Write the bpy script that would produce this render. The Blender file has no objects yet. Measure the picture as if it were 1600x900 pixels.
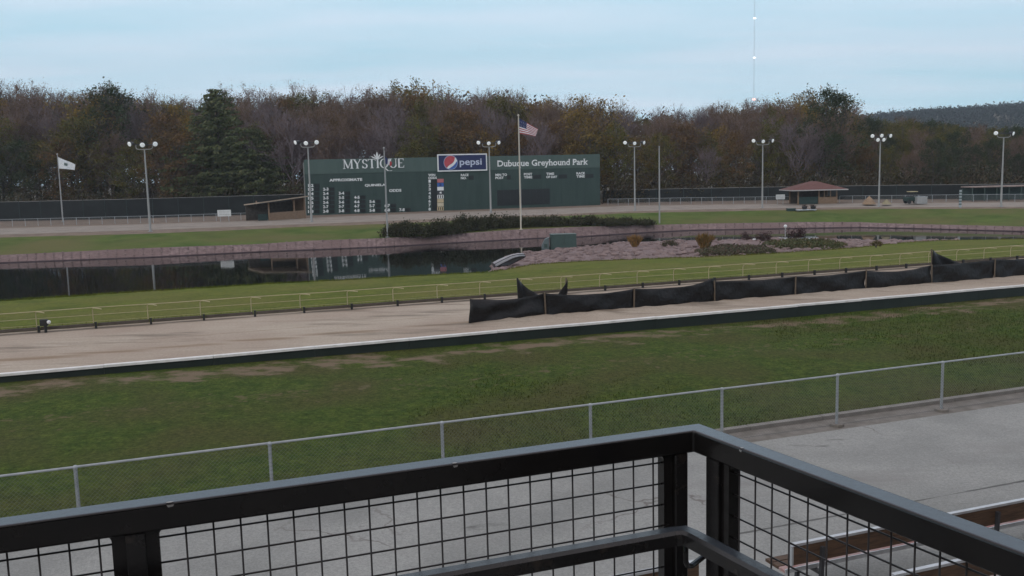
import bpy, math, random
from mathutils import Vector, Matrix
random.seed(7)
S = bpy.context.scene
COL = S.collection
# ------------------------------------------------------------ camera
F = 1440.0; H = 5.3
R_ = math.atan(.0245); P_ = math.atan(180/1440.)
FW = Vector((0, math.cos(P_), -math.sin(P_)))
U_ = Vector((0, math.sin(P_), math.cos(P_))); X_ = Vector((1, 0, 0))
RT = math.cos(R_)*X_ - math.sin(R_)*U_
UP = math.sin(R_)*X_ + math.cos(R_)*U_
CAM = Vector((0, 0, H))
cd = bpy.data.cameras.new('camera'); cam = bpy.data.objects.new('camera', cd); COL.objects.link(cam)
cam.matrix_world = Matrix(((RT.x, UP.x, -FW.x, 0), (RT.y, UP.y, -FW.y, 0), (RT.z, UP.z, -FW.z, H), (0, 0, 0, 1)))
cd.sensor_width = 36; cd.lens = 36*F/1600; cd.clip_end = 9000; cd.clip_start = .05
S.camera = cam
# ------------------------------------------------------------ world, sun, exposure
w = bpy.data.worlds.new('World'); S.world = w; w.use_nodes = True
nt = w.node_tree; nt.nodes.clear()
N = nt.nodes.new; L = nt.links.new
out = N('ShaderNodeOutputWorld'); bg = N('ShaderNodeBackground'); L(bg.outputs[0], out.inputs[0])
SUN_EL = math.radians(24); SUN_ROT = math.radians(215)
sky = N('ShaderNodeTexSky'); sky.sky_type = 'NISHITA'; sky.sun_disc = False
sky.sun_elevation = SUN_EL; sky.sun_rotation = SUN_ROT; sky.air_density = 1.0; sky.dust_density = 2.0
tc = N('ShaderNodeTexCoord'); sep = N('ShaderNodeSeparateXYZ'); L(tc.outputs['Generated'], sep.inputs[0])
# thin overcast: direction projected on a cloud deck, so the streaks compress towards the horizon
zc = N('ShaderNodeMath'); zc.operation = 'MAXIMUM'; L(sep.outputs['Z'], zc.inputs[0]); zc.inputs[1].default_value = .0
za = N('ShaderNodeMath'); za.operation = 'ADD'; L(zc.outputs[0], za.inputs[0]); za.inputs[1].default_value = .07
dv = N('ShaderNodeVectorMath'); dv.operation = 'DIVIDE'; L(tc.outputs['Generated'], dv.inputs[0])
cb = N('ShaderNodeCombineXYZ'); [L(za.outputs[0], cb.inputs[i]) for i in range(3)]; L(cb.outputs[0], dv.inputs[1])
mp = N('ShaderNodeMapping'); mp.inputs['Scale'].default_value = (.42, 1.1, .0); L(dv.outputs[0], mp.inputs[0])
nz = N('ShaderNodeTexNoise'); nz.inputs['Scale'].default_value = 1.0; nz.inputs['Detail'].default_value = 6; nz.inputs['Roughness'].default_value = .55
L(mp.outputs[0], nz.inputs['Vector'])
cr = N('ShaderNodeValToRGB'); cr.color_ramp.elements[0].position = .3; cr.color_ramp.elements[1].position = .72
cr.color_ramp.elements[0].color = (5.0, 7.9, 9.4, 1); cr.color_ramp.elements[1].color = (7.6, 8.9, 10.3, 1)
L(nz.outputs['Fac'], cr.inputs[0])
# greyer sky tint overhead, out of view, added to make ground light less blue
zr = N('ShaderNodeMapRange'); L(sep.outputs['Z'], zr.inputs[0]); zr.inputs[1].default_value = .22; zr.inputs[2].default_value = .6
mz = N('ShaderNodeMixRGB'); L(zr.outputs[0], mz.inputs[0]); L(cr.outputs[0], mz.inputs[1]); mz.inputs[2].default_value = (7.75, 7.35, 7.7, 1)
mx = N('ShaderNodeMixRGB'); mx.inputs[0].default_value = .93; L(sky.outputs[0], mx.inputs[1]); L(mz.outputs[0], mx.inputs[2])
L(mx.outputs[0], bg.inputs[0]); bg.inputs[1].default_value = .1
sl = bpy.data.lights.new('sun', 'SUN'); sl.energy = .6; sl.angle = math.radians(25); sl.color = (1, .93, .84)
so = bpy.data.objects.new('sun', sl); COL.objects.link(so)
sd = Vector((math.sin(SUN_ROT)*math.cos(SUN_EL), math.cos(SUN_ROT)*math.cos(SUN_EL), math.sin(SUN_EL)))
so.rotation_euler = sd.to_track_quat('Z', 'Y').to_euler(); so.location = (0, -20, 40)
S.view_settings.view_transform = 'Standard'; S.view_settings.look = 'None'; S.view_settings.exposure = .12; S.view_settings.gamma = 1
S.render.engine = 'CYCLES'
try:
    S.cycles.max_bounces = 6; S.cycles.transparent_max_bounces = 8
except Exception: pass

# ------------------------------------------------------------ pixel <-> world
def ray(x, y): return FW + (x-800)/F*RT + (450-y)/F*UP
def G(x, y, z=0.0):
    d = ray(x, y); t = (z-H)/d.z
    return Vector((d.x*t, d.y*t, z))
def hz(x): return 269.8-.0245*(x-800)
def at_depth(x, y, dep): return CAM + ray(x, y)*dep
TH = math.radians(20.3)
Tv = Vector((math.cos(TH), math.sin(TH), 0)); Nv = Vector((-math.sin(TH), math.cos(TH), 0))
def W(u, s, z=0.0): return Tv*u + Nv*s + Vector((0, 0, z))
def u_at(x, s, z=0.0):
    # u where the pixel column x crosses the line at distance s (on height z)
    lo, hi = -200., 900.
    def px(u):
        q = W(u, s, z)-CAM; dz = q.dot(FW)
        return 800+F*q.dot(RT)/dz if dz > .01 else -1e9
    for _ in range(60):
        m = (lo+hi)/2
        if px(m) < x: lo = m
        else: hi = m
    return lo

# ------------------------------------------------------------ materials
MATS = {}
def mat(name, c1, c2=None, scale=3.0, rough=.8, metal=0.0, bump=0.0, bscale=None, detail=6, c3=None, s3=.3, spec=.5, stretch=None, lo=.35, hi=.65, noise_rough=.6, grain=None):
    if name in MATS: return MATS[name]
    m = bpy.data.materials.new(name); m.use_nodes = True; t = m.node_tree; n = t.nodes; l = t.links
    b = n['Principled BSDF']; b.inputs['Roughness'].default_value = rough; b.inputs['Metallic'].default_value = metal
    b.inputs['Specular IOR Level'].default_value = spec
    c2 = c2 or tuple(v*.8 for v in c1)
    co = n.new('ShaderNodeTexCoord'); vec = co.outputs['Object']
    if stretch:
        mpn = n.new('ShaderNodeMapping'); mpn.inputs['Scale'].default_value = stretch[:3]
        if len(stretch) > 3: mpn.inputs['Rotation'].default_value = (0, 0, stretch[3])
        l.new(vec, mpn.inputs[0]); vec = mpn.outputs[0]
    no = n.new('ShaderNodeTexNoise'); no.inputs['Scale'].default_value = scale; no.inputs['Detail'].default_value = detail; no.inputs['Roughness'].default_value = noise_rough
    l.new(vec, no.inputs['Vector'])
    r = n.new('ShaderNodeValToRGB'); r.color_ramp.elements[0].position = lo; r.color_ramp.elements[1].position = hi
    r.color_ramp.elements[0].color = (*c1, 1); r.color_ramp.elements[1].color = (*c2, 1)
    l.new(no.outputs['Fac'], r.inputs[0]); colr = r.outputs[0]
    if c3:
        n3 = n.new('ShaderNodeTexNoise'); n3.inputs['Scale'].default_value = s3; n3.inputs['Detail'].default_value = 4
        l.new(co.outputs['Object'], n3.inputs['Vector'])
        r3 = n.new('ShaderNodeValToRGB'); r3.color_ramp.elements[0].position = .42; r3.color_ramp.elements[1].position = .66
        l.new(n3.outputs['Fac'], r3.inputs[0])
        mm = n.new('ShaderNodeMixRGB'); l.new(r3.outputs[0], mm.inputs[0]); l.new(colr, mm.inputs[1]); mm.inputs[2].default_value = (*c3, 1)
        colr = mm.outputs[0]
    if grain:
        gn = n.new('ShaderNodeTexNoise'); gn.inputs['Scale'].default_value = grain[0]; gn.inputs['Detail'].default_value = 3; gn.inputs['Roughness'].default_value = .8; l.new(co.outputs['Object'], gn.inputs['Vector'])
        gr = n.new('ShaderNodeMapRange'); l.new(gn.outputs['Fac'], gr.inputs[0]); gr.inputs[1].default_value = .3; gr.inputs[2].default_value = .7; gr.inputs[3].default_value = 1-grain[1]; gr.inputs[4].default_value = 1+grain[1]
        gm = n.new('ShaderNodeVectorMath'); gm.operation = 'SCALE'; l.new(colr, gm.inputs[0]); l.new(gr.outputs[0], gm.inputs['Scale']); colr = gm.outputs[0]
    l.new(colr, b.inputs['Base Color'])
    if bump:
        bn = n.new('ShaderNodeTexNoise'); bn.inputs['Scale'].default_value = bscale or scale*4; bn.inputs['Detail'].default_value = 4
        l.new(co.outputs['Object'], bn.inputs['Vector'])
        bp = n.new('ShaderNodeBump'); bp.inputs['Strength'].default_value = 1; bp.inputs['Distance'].default_value = bump
        l.new(bn.outputs['Fac'], bp.inputs['Height']); l.new(bp.outputs[0], b.inputs['Normal'])
    MATS[name] = m; return m
def emis(name, c, s):
    m = bpy.data.materials.new(name); m.use_nodes = True; b = m.node_tree.nodes['Principled BSDF']
    b.inputs['Emission Color'].default_value = (*c, 1); b.inputs['Emission Strength'].default_value = s; b.inputs['Base Color'].default_value = (*c, 1)
    return m
def ground_patch(m, s0, width, colour, scale=.9, lo=.5, hi=.6, both=False, stretch=(1, 1, 1), soft=True):
    """wear that lies along a line parallel to the track (real bare earth, by distance from that line)"""
    t = m.node_tree; n = t.nodes; l = t.links; b = n['Principled BSDF']
    old = b.inputs['Base Color'].links[0].from_socket
    co = n.new('ShaderNodeTexCoord')
    dt = n.new('ShaderNodeVectorMath'); dt.operation = 'DOT_PRODUCT'; l.new(co.outputs['Object'], dt.inputs[0]); dt.inputs[1].default_value = Nv
    sb = n.new('ShaderNodeMath'); sb.operation = 'SUBTRACT'; l.new(dt.outputs['Value'], sb.inputs[0]); sb.inputs[1].default_value = s0
    ab = n.new('ShaderNodeMath'); ab.operation = 'ABSOLUTE'; l.new(sb.outputs[0], ab.inputs[0])
    mr = n.new('ShaderNodeMapRange'); l.new(ab.outputs[0], mr.inputs[0]); mr.inputs[1].default_value = 0; mr.inputs[2].default_value = width; mr.inputs[3].default_value = .17; mr.inputs[4].default_value = -.12
    mpn = n.new('ShaderNodeMapping'); mpn.inputs['Rotation'].default_value = (0, 0, -TH); mpn.inputs['Scale'].default_value = stretch
    mpn.vector_type = 'POINT'; l.new(co.outputs['Object'], mpn.inputs[0])
    no = n.new('ShaderNodeTexNoise'); no.inputs['Scale'].default_value = scale; no.inputs['Detail'].default_value = 7; no.inputs['Roughness'].default_value = .62; l.new(mpn.outputs[0], no.inputs['Vector'])
    ad = n.new('ShaderNodeMath'); ad.operation = 'ADD'; l.new(no.outputs['Fac'], ad.inputs[0]); l.new(mr.outputs[0], ad.inputs[1])
    m2 = n.new('ShaderNodeMapRange'); l.new(ad.outputs[0], m2.inputs[0]); m2.inputs[1].default_value = lo; m2.inputs[2].default_value = hi
    mm = n.new('ShaderNodeMixRGB'); l.new(m2.outputs[0], mm.inputs[0]); l.new(old, mm.inputs[1]); mm.inputs[2].default_value = (*colour, 1)
    l.new(mm.outputs[0], b.inputs['Base Color'])

# ------------------------------------------------------------ mesh helpers
class MB:
    def __init__(s): s.v = []; s.f = []; s.mi = []
    def add(s, vs, fs, mi=0):
        o = len(s.v); s.v += [tuple(v) for v in vs]; s.f += [tuple(i+o for i in f) for f in fs]; s.mi += [mi]*len(fs); return s
    def quad(s, a, b, c, d, mi=0): return s.add([a, b, c, d], [(0, 1, 2, 3)], mi)
    def box(s, c, d, rz=0, mi=0, bottom=None):
        c = Vector(c); M = Matrix.Rotation(rz, 3, 'Z')
        vs = [c + M @ Vector((x*d[0]/2, y*d[1]/2, z*d[2]/2)) for x in (-1, 1) for y in (-1, 1) for z in (-1, 1)]
        return s.add(vs, [(0, 1, 3, 2), (4, 6, 7, 5), (0, 4, 5, 1), (2, 3, 7, 6), (0, 2, 6, 4), (1, 5, 7, 3)], mi)
    def beam(s, p, q, wd, ht, mi=0, up=Vector((0, 0, 1))):
        p = Vector(p); q = Vector(q); d = (q-p).normalized()
        sd_ = d.cross(up)
        if sd_.length < 1e-4: sd_ = d.cross(Vector((1, 0, 0)))
        sd_.normalize(); u2 = sd_.cross(d).normalized()
        vs = [e + sd_*a*wd/2 + u2*b*ht/2 for e in (p, q) for a, b in ((-1, -1), (1, -1), (1, 1), (-1, 1))]
        return s.add(vs, [(3, 2, 1, 0), (4, 5, 6, 7), (0, 1, 5, 4), (1, 2, 6, 5), (2, 3, 7, 6), (3, 0, 4, 7)], mi)
    def tube(s, pts, r, n=6, mi=0, cap=True):
        pts = [Vector(p) for p in pts]
        if not isinstance(r, (list, tuple)): r = [r]*len(pts)
        o = len(s.v); k = len(pts)
        for i, p in enumerate(pts):
            d = (pts[min(i+1, k-1)]-pts[max(i-1, 0)]).normalized()
            a = d.cross(Vector((0, 0, 1)))
            if a.length < .05: a = d.cross(Vector((0, 1, 0)))
            a.normalize(); b = d.cross(a)
            for j in range(n):
                t = 2*math.pi*j/n; s.v.append(tuple(p+(a*math.cos(t)+b*math.sin(t))*r[i]))
        for i in range(k-1):
            for j in range(n):
                j2 = (j+1) % n
                s.f.append((o+i*n+j, o+i*n+j2, o+(i+1)*n+j2, o+(i+1)*n+j)); s.mi.append(mi)
        if cap and n > 2:
            s.f.append(tuple(o+j for j in reversed(range(n)))); s.mi.append(mi)
            s.f.append(tuple(o+(k-1)*n+j for j in range(n))); s.mi.append(mi)
        return s
    def prism(s, pts, nrm, th, mi=0):
        """flat outline (CCW seen from nrm) given thickness behind"""
        n = len(pts); nrm = Vector(nrm)
        vs = [Vector(p) for p in pts]+[Vector(p)-nrm*th for p in pts]
        fs = [tuple(range(n)), tuple(reversed(range(n, 2*n)))]+[(i, i+n, (i+1) % n+n, (i+1) % n) for i in range(n)]
        return s.add(vs, fs, mi)
    def ball(s, c, r, seg=8, rings=5, sc=(1, 1, 1), mi=0):
        o = len(s.v); c = Vector(c)
        for i in range(rings+1):
            ph = math.pi*i/rings
            for j in range(seg):
                t = 2*math.pi*j/seg
                s.v.append((c.x+r*sc[0]*math.sin(ph)*math.cos(t), c.y+r*sc[1]*math.sin(ph)*math.sin(t), c.z+r*sc[2]*math.cos(ph)))
        for i in range(rings):
            for j in range(seg):
                j2 = (j+1) % seg
                s.f.append((o+i*seg+j, o+(i+1)*seg+j, o+(i+1)*seg+j2, o+i*seg+j2)); s.mi.append(mi)
        return s
    def build(s, name, m, parent=None, smooth=False, world=True, label=None):
        me = bpy.data.meshes.new(name)
        used = sorted({i for f in s.f for i in f})
        if len(used) < len(s.v):
            mpv = {a: b for b, a in enumerate(used)}; s = type('M', (), dict(v=[s.v[i] for i in used], f=[tuple(mpv[i] for i in f) for f in s.f], mi=s.mi))
        off = parent_world(parent) if (parent is not None and world) else Vector((0, 0, 0))
        me.from_pydata([(v[0]-off.x, v[1]-off.y, v[2]-off.z) for v in s.v], [], s.f)
        ms = m if isinstance(m, (list, tuple)) else [m]
        for x in ms: me.materials.append(x)
        if len(ms) > 1: me.polygons.foreach_set('material_index', s.mi)
        if smooth: me.polygons.foreach_set('use_smooth', [True]*len(me.polygons))
        me.update()
        o = bpy.data.objects.new(name, me); COL.objects.link(o)
        if parent is not None: o.parent = parent
        if label: o['label'] = label
        return o
def parent_world(p):
    v = Vector((0, 0, 0))
    while p is not None: v += p.location; p = p.parent
    return v
def tag(o, label, cat, group=None, kind=None):
    o['label'] = label; o['category'] = cat
    if group: o['group'] = group
    if kind: o['kind'] = kind
    return o
def thing(name, loc, label, cat, group=None):
    o = bpy.data.objects.new(name, None); COL.objects.link(o); o.location = loc; o.empty_display_size = .2
    return tag(o, label, cat, group)
def struct(o): o['kind'] = 'structure'; return o
def stuff(o): o['kind'] = 'stuff'; return o
def dup(root, loc, rz=0, scale=1, label=None):
    r = root.copy(); COL.objects.link(r); r.location = loc; r.rotation_euler = (0, 0, rz)
    r.scale = (scale,)*3 if not isinstance(scale, tuple) else scale
    if label: r['label'] = label
    for ch in list(root.children):
        c = ch.copy(); COL.objects.link(c); c.parent = r
        for g in ch.children:
            d = g.copy(); COL.objects.link(d); d.parent = c
    return r
ORD = ['first', 'second', 'third', 'fourth', 'fifth', 'sixth', 'seventh', 'eighth', 'ninth', 'tenth', 'eleventh', 'twelfth', 'thirteenth', 'fourteenth', 'fifteenth', 'sixteenth', 'seventeenth', 'eighteenth']

# ------------------------------------------------------------ materials used
M_pave = mat('pavement', (.265, .27, .26), (.36, .362, .345), scale=14, rough=.9, bump=.01, bscale=60, c3=(.24, .245, .235), s3=.5, grain=(26, .22), detail=10, noise_rough=.8, lo=.3, hi=.7)
ground_patch(M_pave, 13.6, 1.4, (.235, .23, .22), scale=.5, lo=.56, hi=.78, stretch=(.2, 1.6, 1))
ground_patch(M_pave, 12.2, .07, (.11, .11, .105), scale=1.2, lo=.52, hi=.60, stretch=(.3, 1, 1))
def cracks(m, scale, width, colour, lo=.55):
    t = m.node_tree; n = t.nodes; l = t.links; b = n['Principled BSDF']; old = b.inputs['Base Color'].links[0].from_socket
    co = n.new('ShaderNodeTexCoord'); dn = n.new('ShaderNodeTexNoise'); dn.inputs['Scale'].default_value = .8; dn.inputs['Detail'].default_value = 5; l.new(co.outputs['Object'], dn.inputs['Vector'])
    mx_ = n.new('ShaderNodeVectorMath'); mx_.operation = 'MULTIPLY_ADD'; l.new(dn.outputs['Color'], mx_.inputs[0]); mx_.inputs[1].default_value = (1.6, 1.6, 1.6); l.new(co.outputs['Object'], mx_.inputs[2])
    vo = n.new('ShaderNodeTexVoronoi'); vo.feature = 'DISTANCE_TO_EDGE'; vo.inputs['Scale'].default_value = scale; l.new(mx_.outputs[0], vo.inputs['Vector'])
    mr = n.new('ShaderNodeMapRange'); l.new(vo.outputs['Distance'], mr.inputs[0]); mr.inputs[1].default_value = width; mr.inputs[2].default_value = 0; mr.inputs[3].default_value = 0; mr.inputs[4].default_value = 1
    ms = n.new('ShaderNodeTexNoise'); ms.inputs['Scale'].default_value = .35; l.new(co.outputs['Object'], ms.inputs['Vector'])
    m2 = n.new('ShaderNodeMapRange'); l.new(ms.outputs['Fac'], m2.inputs[0]); m2.inputs[1].default_value = lo-.05; m2.inputs[2].default_value = lo+.05
    mu = n.new('ShaderNodeMath'); mu.operation = 'MULTIPLY'; l.new(mr.outputs[0], mu.inputs[0]); l.new(m2.outputs[0], mu.inputs[1])
    mm = n.new('ShaderNodeMixRGB'); l.new(mu.outputs[0], mm.inputs[0]); l.new(old, mm.inputs[1]); mm.inputs[2].default_value = (*colour, 1); l.new(mm.outputs[0], b.inputs['Base Color'])
cracks(M_pave, .22, .006, (.15, .135, .125), .56)
M_gutter = mat('gutter', (.16, .145, .125), (.24, .22, .20), scale=3, rough=.95, bump=.01, bscale=20)
M_kerb = mat('kerb', (.19, .175, .16), (.27, .255, .235), scale=2, rough=.9)
M_lawn = mat('lawn', (.027, .056, .008), (.084, .112, .020), scale=2.3, rough=.95, bump=.05, bscale=22, c3=(.070, .072, .022), s3=.33, grain=(9, .45), detail=12, noise_rough=.78, spec=.15)
ground_patch(M_lawn, 27.9, 1.9, (.19, .145, .10), scale=1.9, lo=.58, hi=.72, stretch=(.5, .8, 1))
ground_patch(M_lawn, 24.5, 3.5, (.13, .11, .06), scale=3.1, lo=.70, hi=.82)
M_grass = mat('grass', grain=(6, .3), c1=(.074, .098, .012), c2=(.136, .158, .024), scale=.8, rough=.95, bump=.03, bscale=14, c3=(.135, .135, .032), s3=.16, detail=10, noise_rough=.7, spec=.15)
M_fargrass = mat('far_grass', (.052, .092, .014), (.10, .138, .03), scale=.4, rough=.95, c3=(.12, .115, .04), s3=.09, detail=8, spec=.15)
M_rough = mat('rough_ground', (.06, .05, .03), (.10, .085, .055), scale=.3, rough=.95)
M_sand = mat('sand', (.39, .33, .265), (.45, .385, .32), grain=(11, .14), scale=2.2, rough=.95, bump=.02, bscale=9, c3=(.355, .285, .23), s3=.22, stretch=(.18, 1.6, 1, -TH), detail=10, noise_rough=.7, spec=.2)
ground_patch(M_sand, 31.3, .7, (.27, .20, .14), scale=.9, lo=.52, hi=.68, stretch=(.12, 2.2, 1))
ground_patch(M_sand, 36.8, .35, (.17, .14, .11), scale=.9, lo=.42, hi=.6, stretch=(.2, 1, 1))
ground_patch(M_sand, 33.2, .12, (.30, .24, .18), scale=.9, lo=.52, hi=.70, stretch=(.12, 2.2, 1))
M_farsand = mat('far_sand', (.22, .19, .165), (.29, .255, .22), scale=.5, rough=.95)
M_dirt = mat('dirt', (.14, .10, .075), (.21, .16, .12), scale=.7, rough=.95)
M_gravel = mat('gravel', (.13, .088, .088), (.27, .195, .19), scale=2.2, rough=.9, bump=.12, bscale=5, detail=8, c3=(.17, .115, .11), s3=.25)
M_lowgravel = mat('lower_gravel', (.20, .15, .155), (.30, .235, .235), scale=1.5, rough=.9, bump=.05, bscale=5)
M_black = mat('black_rubber', (.02, .02, .022), rough=.7)
M_edge = mat('wet_edge_dark', (.055, .035, .045), (.08, .055, .06), rough=.8)
M_wallgreen = mat('wall_boards_green', (.010, .017, .015), (.017, .027, .024), scale=.9, rough=.6)
M_cap = mat('white_cap', (.82, .81, .8), (.66, .64, .62), scale=3, rough=.6)
M_galv = mat('galvanised', (.44, .47, .5), (.34, .37, .40), scale=5, rough=.5, metal=.35)
M_wire = mat('fence_wire', (.17, .18, .18), rough=.55, metal=.4)
M_cream = mat('cream_paint', (.46, .39, .24), (.36, .30, .19), scale=4, rough=.6)
M_fabric = mat('silt_fabric', (.007, .007, .008), (.014, .014, .016), scale=6, rough=.5, bump=.03, bscale=7, stretch=(1, 1, 3), spec=.3)
M_wood = mat('stake_wood', (.16, .12, .09), (.11, .085, .06), scale=6, rough=.8)
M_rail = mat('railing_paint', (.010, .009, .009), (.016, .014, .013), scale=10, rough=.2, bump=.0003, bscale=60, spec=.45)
M_railworn_sheen = mat('railing_worn', (.016, .015, .015), (.045, .035, .028), scale=22, rough=.24, bump=.0003, bscale=80, spec=.55, lo=.55, hi=.75)
M_mesh = mat('mesh_paint', (.018, .013, .013), rough=.5)
M_benchwood = mat('bench_wood', (.12, .068, .038), (.055, .03, .018), scale=3, rough=.7, stretch=(.3, 3, 10, -TH))
M_alu = mat('aluminium', (.6, .62, .64), (.5, .5, .52), scale=5, rough=.4, metal=.5)
M_red = mat('worn_red_paint', (.34, .13, .11), (.5, .4, .38), scale=3, rough=.6)
M_bgreen = mat('board_green', (.024, .047, .043), (.036, .064, .058), scale=1.6, rough=.75, stretch=(1, 1, .12), lo=.3, hi=.75)
M_bhead = mat('board_header_green', (.056, .09, .082), (.074, .112, .102), scale=1.8, rough=.75, stretch=(1, 1, .15), lo=.3, hi=.75)
M_white = mat('white_paint', (.78, .79, .8), (.7, .71, .72), rough=.5)
M_disp = mat('display_black', (.008, .009, .010), rough=.35)
M_navy = mat('navy', (.012, .02, .095), rough=.5)
M_blue = mat('blue', (.04, .12, .42), rough=.5)
M_redp = mat('red_paint', (.48, .05, .06), rough=.5)
M_creamp = mat('tan_panel', (.6, .48, .3), rough=.6)
M_pole = mat('pole_grey', (.34, .34, .34), (.28, .28, .28), scale=1, rough=.6, metal=.1)
M_polecream = mat('pole_cream', (.62, .55, .46), (.52, .46, .38), scale=1, rough=.5)
M_lampdark = mat('lamp_housing', (.04, .042, .05), rough=.5)
M_lens = mat('lamp_glass', (.95, .95, .95), (.9, .9, .9), rough=.12)
M_lens.node_tree.nodes['Principled BSDF'].inputs['Emission Color'].default_value = (.9, .95, 1, 1)
M_lens.node_tree.nodes['Principled BSDF'].inputs['Emission Strength'].default_value = .15
M_screen = mat('windscreen_cloth', (.006, .009, .010), (.012, .016, .017), scale=.6, rough=.9)
M_tan = mat('tan_boards', (.25, .165, .11), (.18, .12, .08), scale=3, rough=.8, stretch=(1, 1, 6))
M_roofred = mat('red_shingles', (.11, .048, .042), (.155, .068, .06), scale=3, rough=.9)
M_dgreen = mat('dark_green_paint', (.02, .045, .042), rough=.7)
M_util = mat('utility_green', (.045, .075, .068), (.06, .09, .082), rough=.6)
M_hull = mat('hull_paint', (.34, .34, .36), (.26, .26, .28), rough=.5)
M_bark = mat('bark', (.06, .048, .04), (.10, .085, .075), scale=3, rough=.95)
M_stone = mat('stones', (.13, .09, .088), (.27, .20, .19), scale=1.2, rough=.9)

def sky_sheen(m, c, z0=.75, z1=.95):
    '''sky reflection painted on the faces that point up, as bluish colour'''
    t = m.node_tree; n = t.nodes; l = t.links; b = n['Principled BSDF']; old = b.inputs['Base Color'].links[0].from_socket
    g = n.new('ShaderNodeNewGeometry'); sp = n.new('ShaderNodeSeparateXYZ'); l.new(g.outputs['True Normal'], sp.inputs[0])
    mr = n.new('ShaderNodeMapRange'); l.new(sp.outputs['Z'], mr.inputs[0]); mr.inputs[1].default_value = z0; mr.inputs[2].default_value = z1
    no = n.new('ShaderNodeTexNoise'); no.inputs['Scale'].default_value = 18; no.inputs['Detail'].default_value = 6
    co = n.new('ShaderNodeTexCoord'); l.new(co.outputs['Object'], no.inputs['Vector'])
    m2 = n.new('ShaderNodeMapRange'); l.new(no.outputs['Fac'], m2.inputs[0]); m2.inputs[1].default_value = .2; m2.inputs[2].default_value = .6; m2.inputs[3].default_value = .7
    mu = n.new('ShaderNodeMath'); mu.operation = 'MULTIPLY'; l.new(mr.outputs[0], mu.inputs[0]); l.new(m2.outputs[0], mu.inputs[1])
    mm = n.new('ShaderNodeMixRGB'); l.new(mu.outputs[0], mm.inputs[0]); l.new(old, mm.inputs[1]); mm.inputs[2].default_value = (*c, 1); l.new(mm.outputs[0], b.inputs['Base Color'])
sky_sheen(M_rail, (.038, .045, .062)); sky_sheen(M_railworn_sheen, (.04, .048, .058))  # bluish sky sheen painted into the tops of railing and handrail

# ------------------------------------------------------------ terrain in strips
def lerp_poly(P, x):
    if x <= P[0][0]: a, b = P[0], P[1]
    elif x >= P[-1][0]: a, b = P[-2], P[-1]
    else:
        for a, b in zip(P, P[1:]):
            if a[0] <= x <= b[0]: break
    t = (x-a[0])/(b[0]-a[0]); return a[1]+(b[1]-a[1])*t, a[2]+(b[2]-a[2])*t
XS = [-560+14*i for i in range(206)]
def line(P, wob=0.0):
    o = []
    for i, x in enumerate(XS):
        y, z = lerp_poly(P, x); o.append(G(x, y+wob*(math.sin(i*1.3)+math.sin(i*.47+2)+random.uniform(-1, 1)), z))
    return o
def strip(name, A, B, m, n=1, jit=0.0):
    mb = MB(); k = len(A)
    for j in range(n+1):
        t = j/n
        for a, b in zip(A, B):
            p = a.lerp(b, t)
            if 0 < j < n: p.z += random.uniform(-jit, jit)
            mb.v.append(tuple(p))
    for j in range(n):
        for i in range(k-1):
            mb.f.append((j*k+i, j*k+i+1, (j+1)*k+i+1, (j+1)*k+i)); mb.mi.append(0)
    o = mb.build(name, m, smooth=True); return struct(o)
pA = [(-560, 509, -.6), (0, 470, -.6), (200, 457, -.6), (400, 444.5, -.6), (600, 434, -.6), (765, 425, -.7), (830, 414, -.8), (900, 409, -.8), (1000, 405, -.8), (1090, 402, -.8), (1200, 397, -.8), (1340, 387, -.9), (1421, 378.5, -1), (1481, 375.5, -1.1), (1600, 374, -1.1), (2320, 362, -1.1)]
pB = [(-560, 434, -2.0), (0, 411, -2.0), (240, 402, -2.0), (400, 394, -2.0), (600, 386, -2.0), (720, 379, -2.0), (840, 372.5, -2.0), (900, 370.5, -2.0), (1000, 364, -2.0), (1080, 360, -2.0), (1250, 357, -2.0), (1340, 355.5, -2.0), (1420, 357, -2.0), (1600, 362, -2.0), (2320, 378, -2.0)]
pD = [(-560, 419, -.8), (0, 398.5, -.6), (240, 387, -.6), (400, 381.5, -.6), (480, 376, -.6), (600, 372, -.6), (700, 366, -.55), (800, 359, -.5), (900, 354.5, -.5), (1030, 351, -.5), (1120, 349, -.5), (1250, 347, -.5), (1340, 347, -.5), (1420, 350, -.55), (1500, 351.5, -.6), (1600, 354, -.6), (2320, 366, -.6)]
pE = [(-560, 389, -.35), (0, 371, -.35), (240, 365, -.35), (400, 358, -.35), (480, 354, -.35), (600, 350, -.35), (720, 345, -.35), (980, 333, -.35), (1080, 331, -.35), (1340, 326.5, -.35), (1600, 326, -.35), (2320, 330, -.35)]
pT1 = [(-560, 384, -.15), (0, 366.5, -.15), (240, 359, -.15), (400, 353, -.15), (560, 347, -.15), (720, 340.5, -.15), (980, 330.5, -.15), (1080, 327.5, -.15), (1200, 325.5, -.15), (1340, 323.8, -.15), (1600, 323, -.15), (2320, 327, -.15)]
pT2 = [(-560, 373, .1), (0, 357, .1), (240, 350, .1), (400, 345, .1), (480, 340.5, .1), (640, 334, .1), (720, 331, .1), (820, 328, .1), (980, 321.5, .1), (1080, 320.3, .1), (1190, 319, .1), (1340, 317.8, .1), (1600, 316, .1), (2320, 318, .1)]
A = line(pA, .15); B = line(pB, 0); C1 = [p.copy() for p in B]; D = line(pD, 0); Eg = line(pE, .12); T1 = line(pT1); T2 = line(pT2)
def behind(Lc, Lp, gap):
    for i, x in enumerate(XS):
        d0 = (Lp[i]-CAM).dot(FW)+gap; d1 = (Lc[i]-CAM).dot(FW)
        if d1 < d0:
            k = d0/d1; Lc[i] = CAM+(Lc[i]-CAM)*k
behind(D, C1, 1.0); behind(Eg, D, 3); behind(T1, Eg, 1); behind(T2, T1, 4)
def along(s, z, pts=None): return [W((pts or A)[i].dot(Tv), s, z) for i in range(len(XS))]
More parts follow.
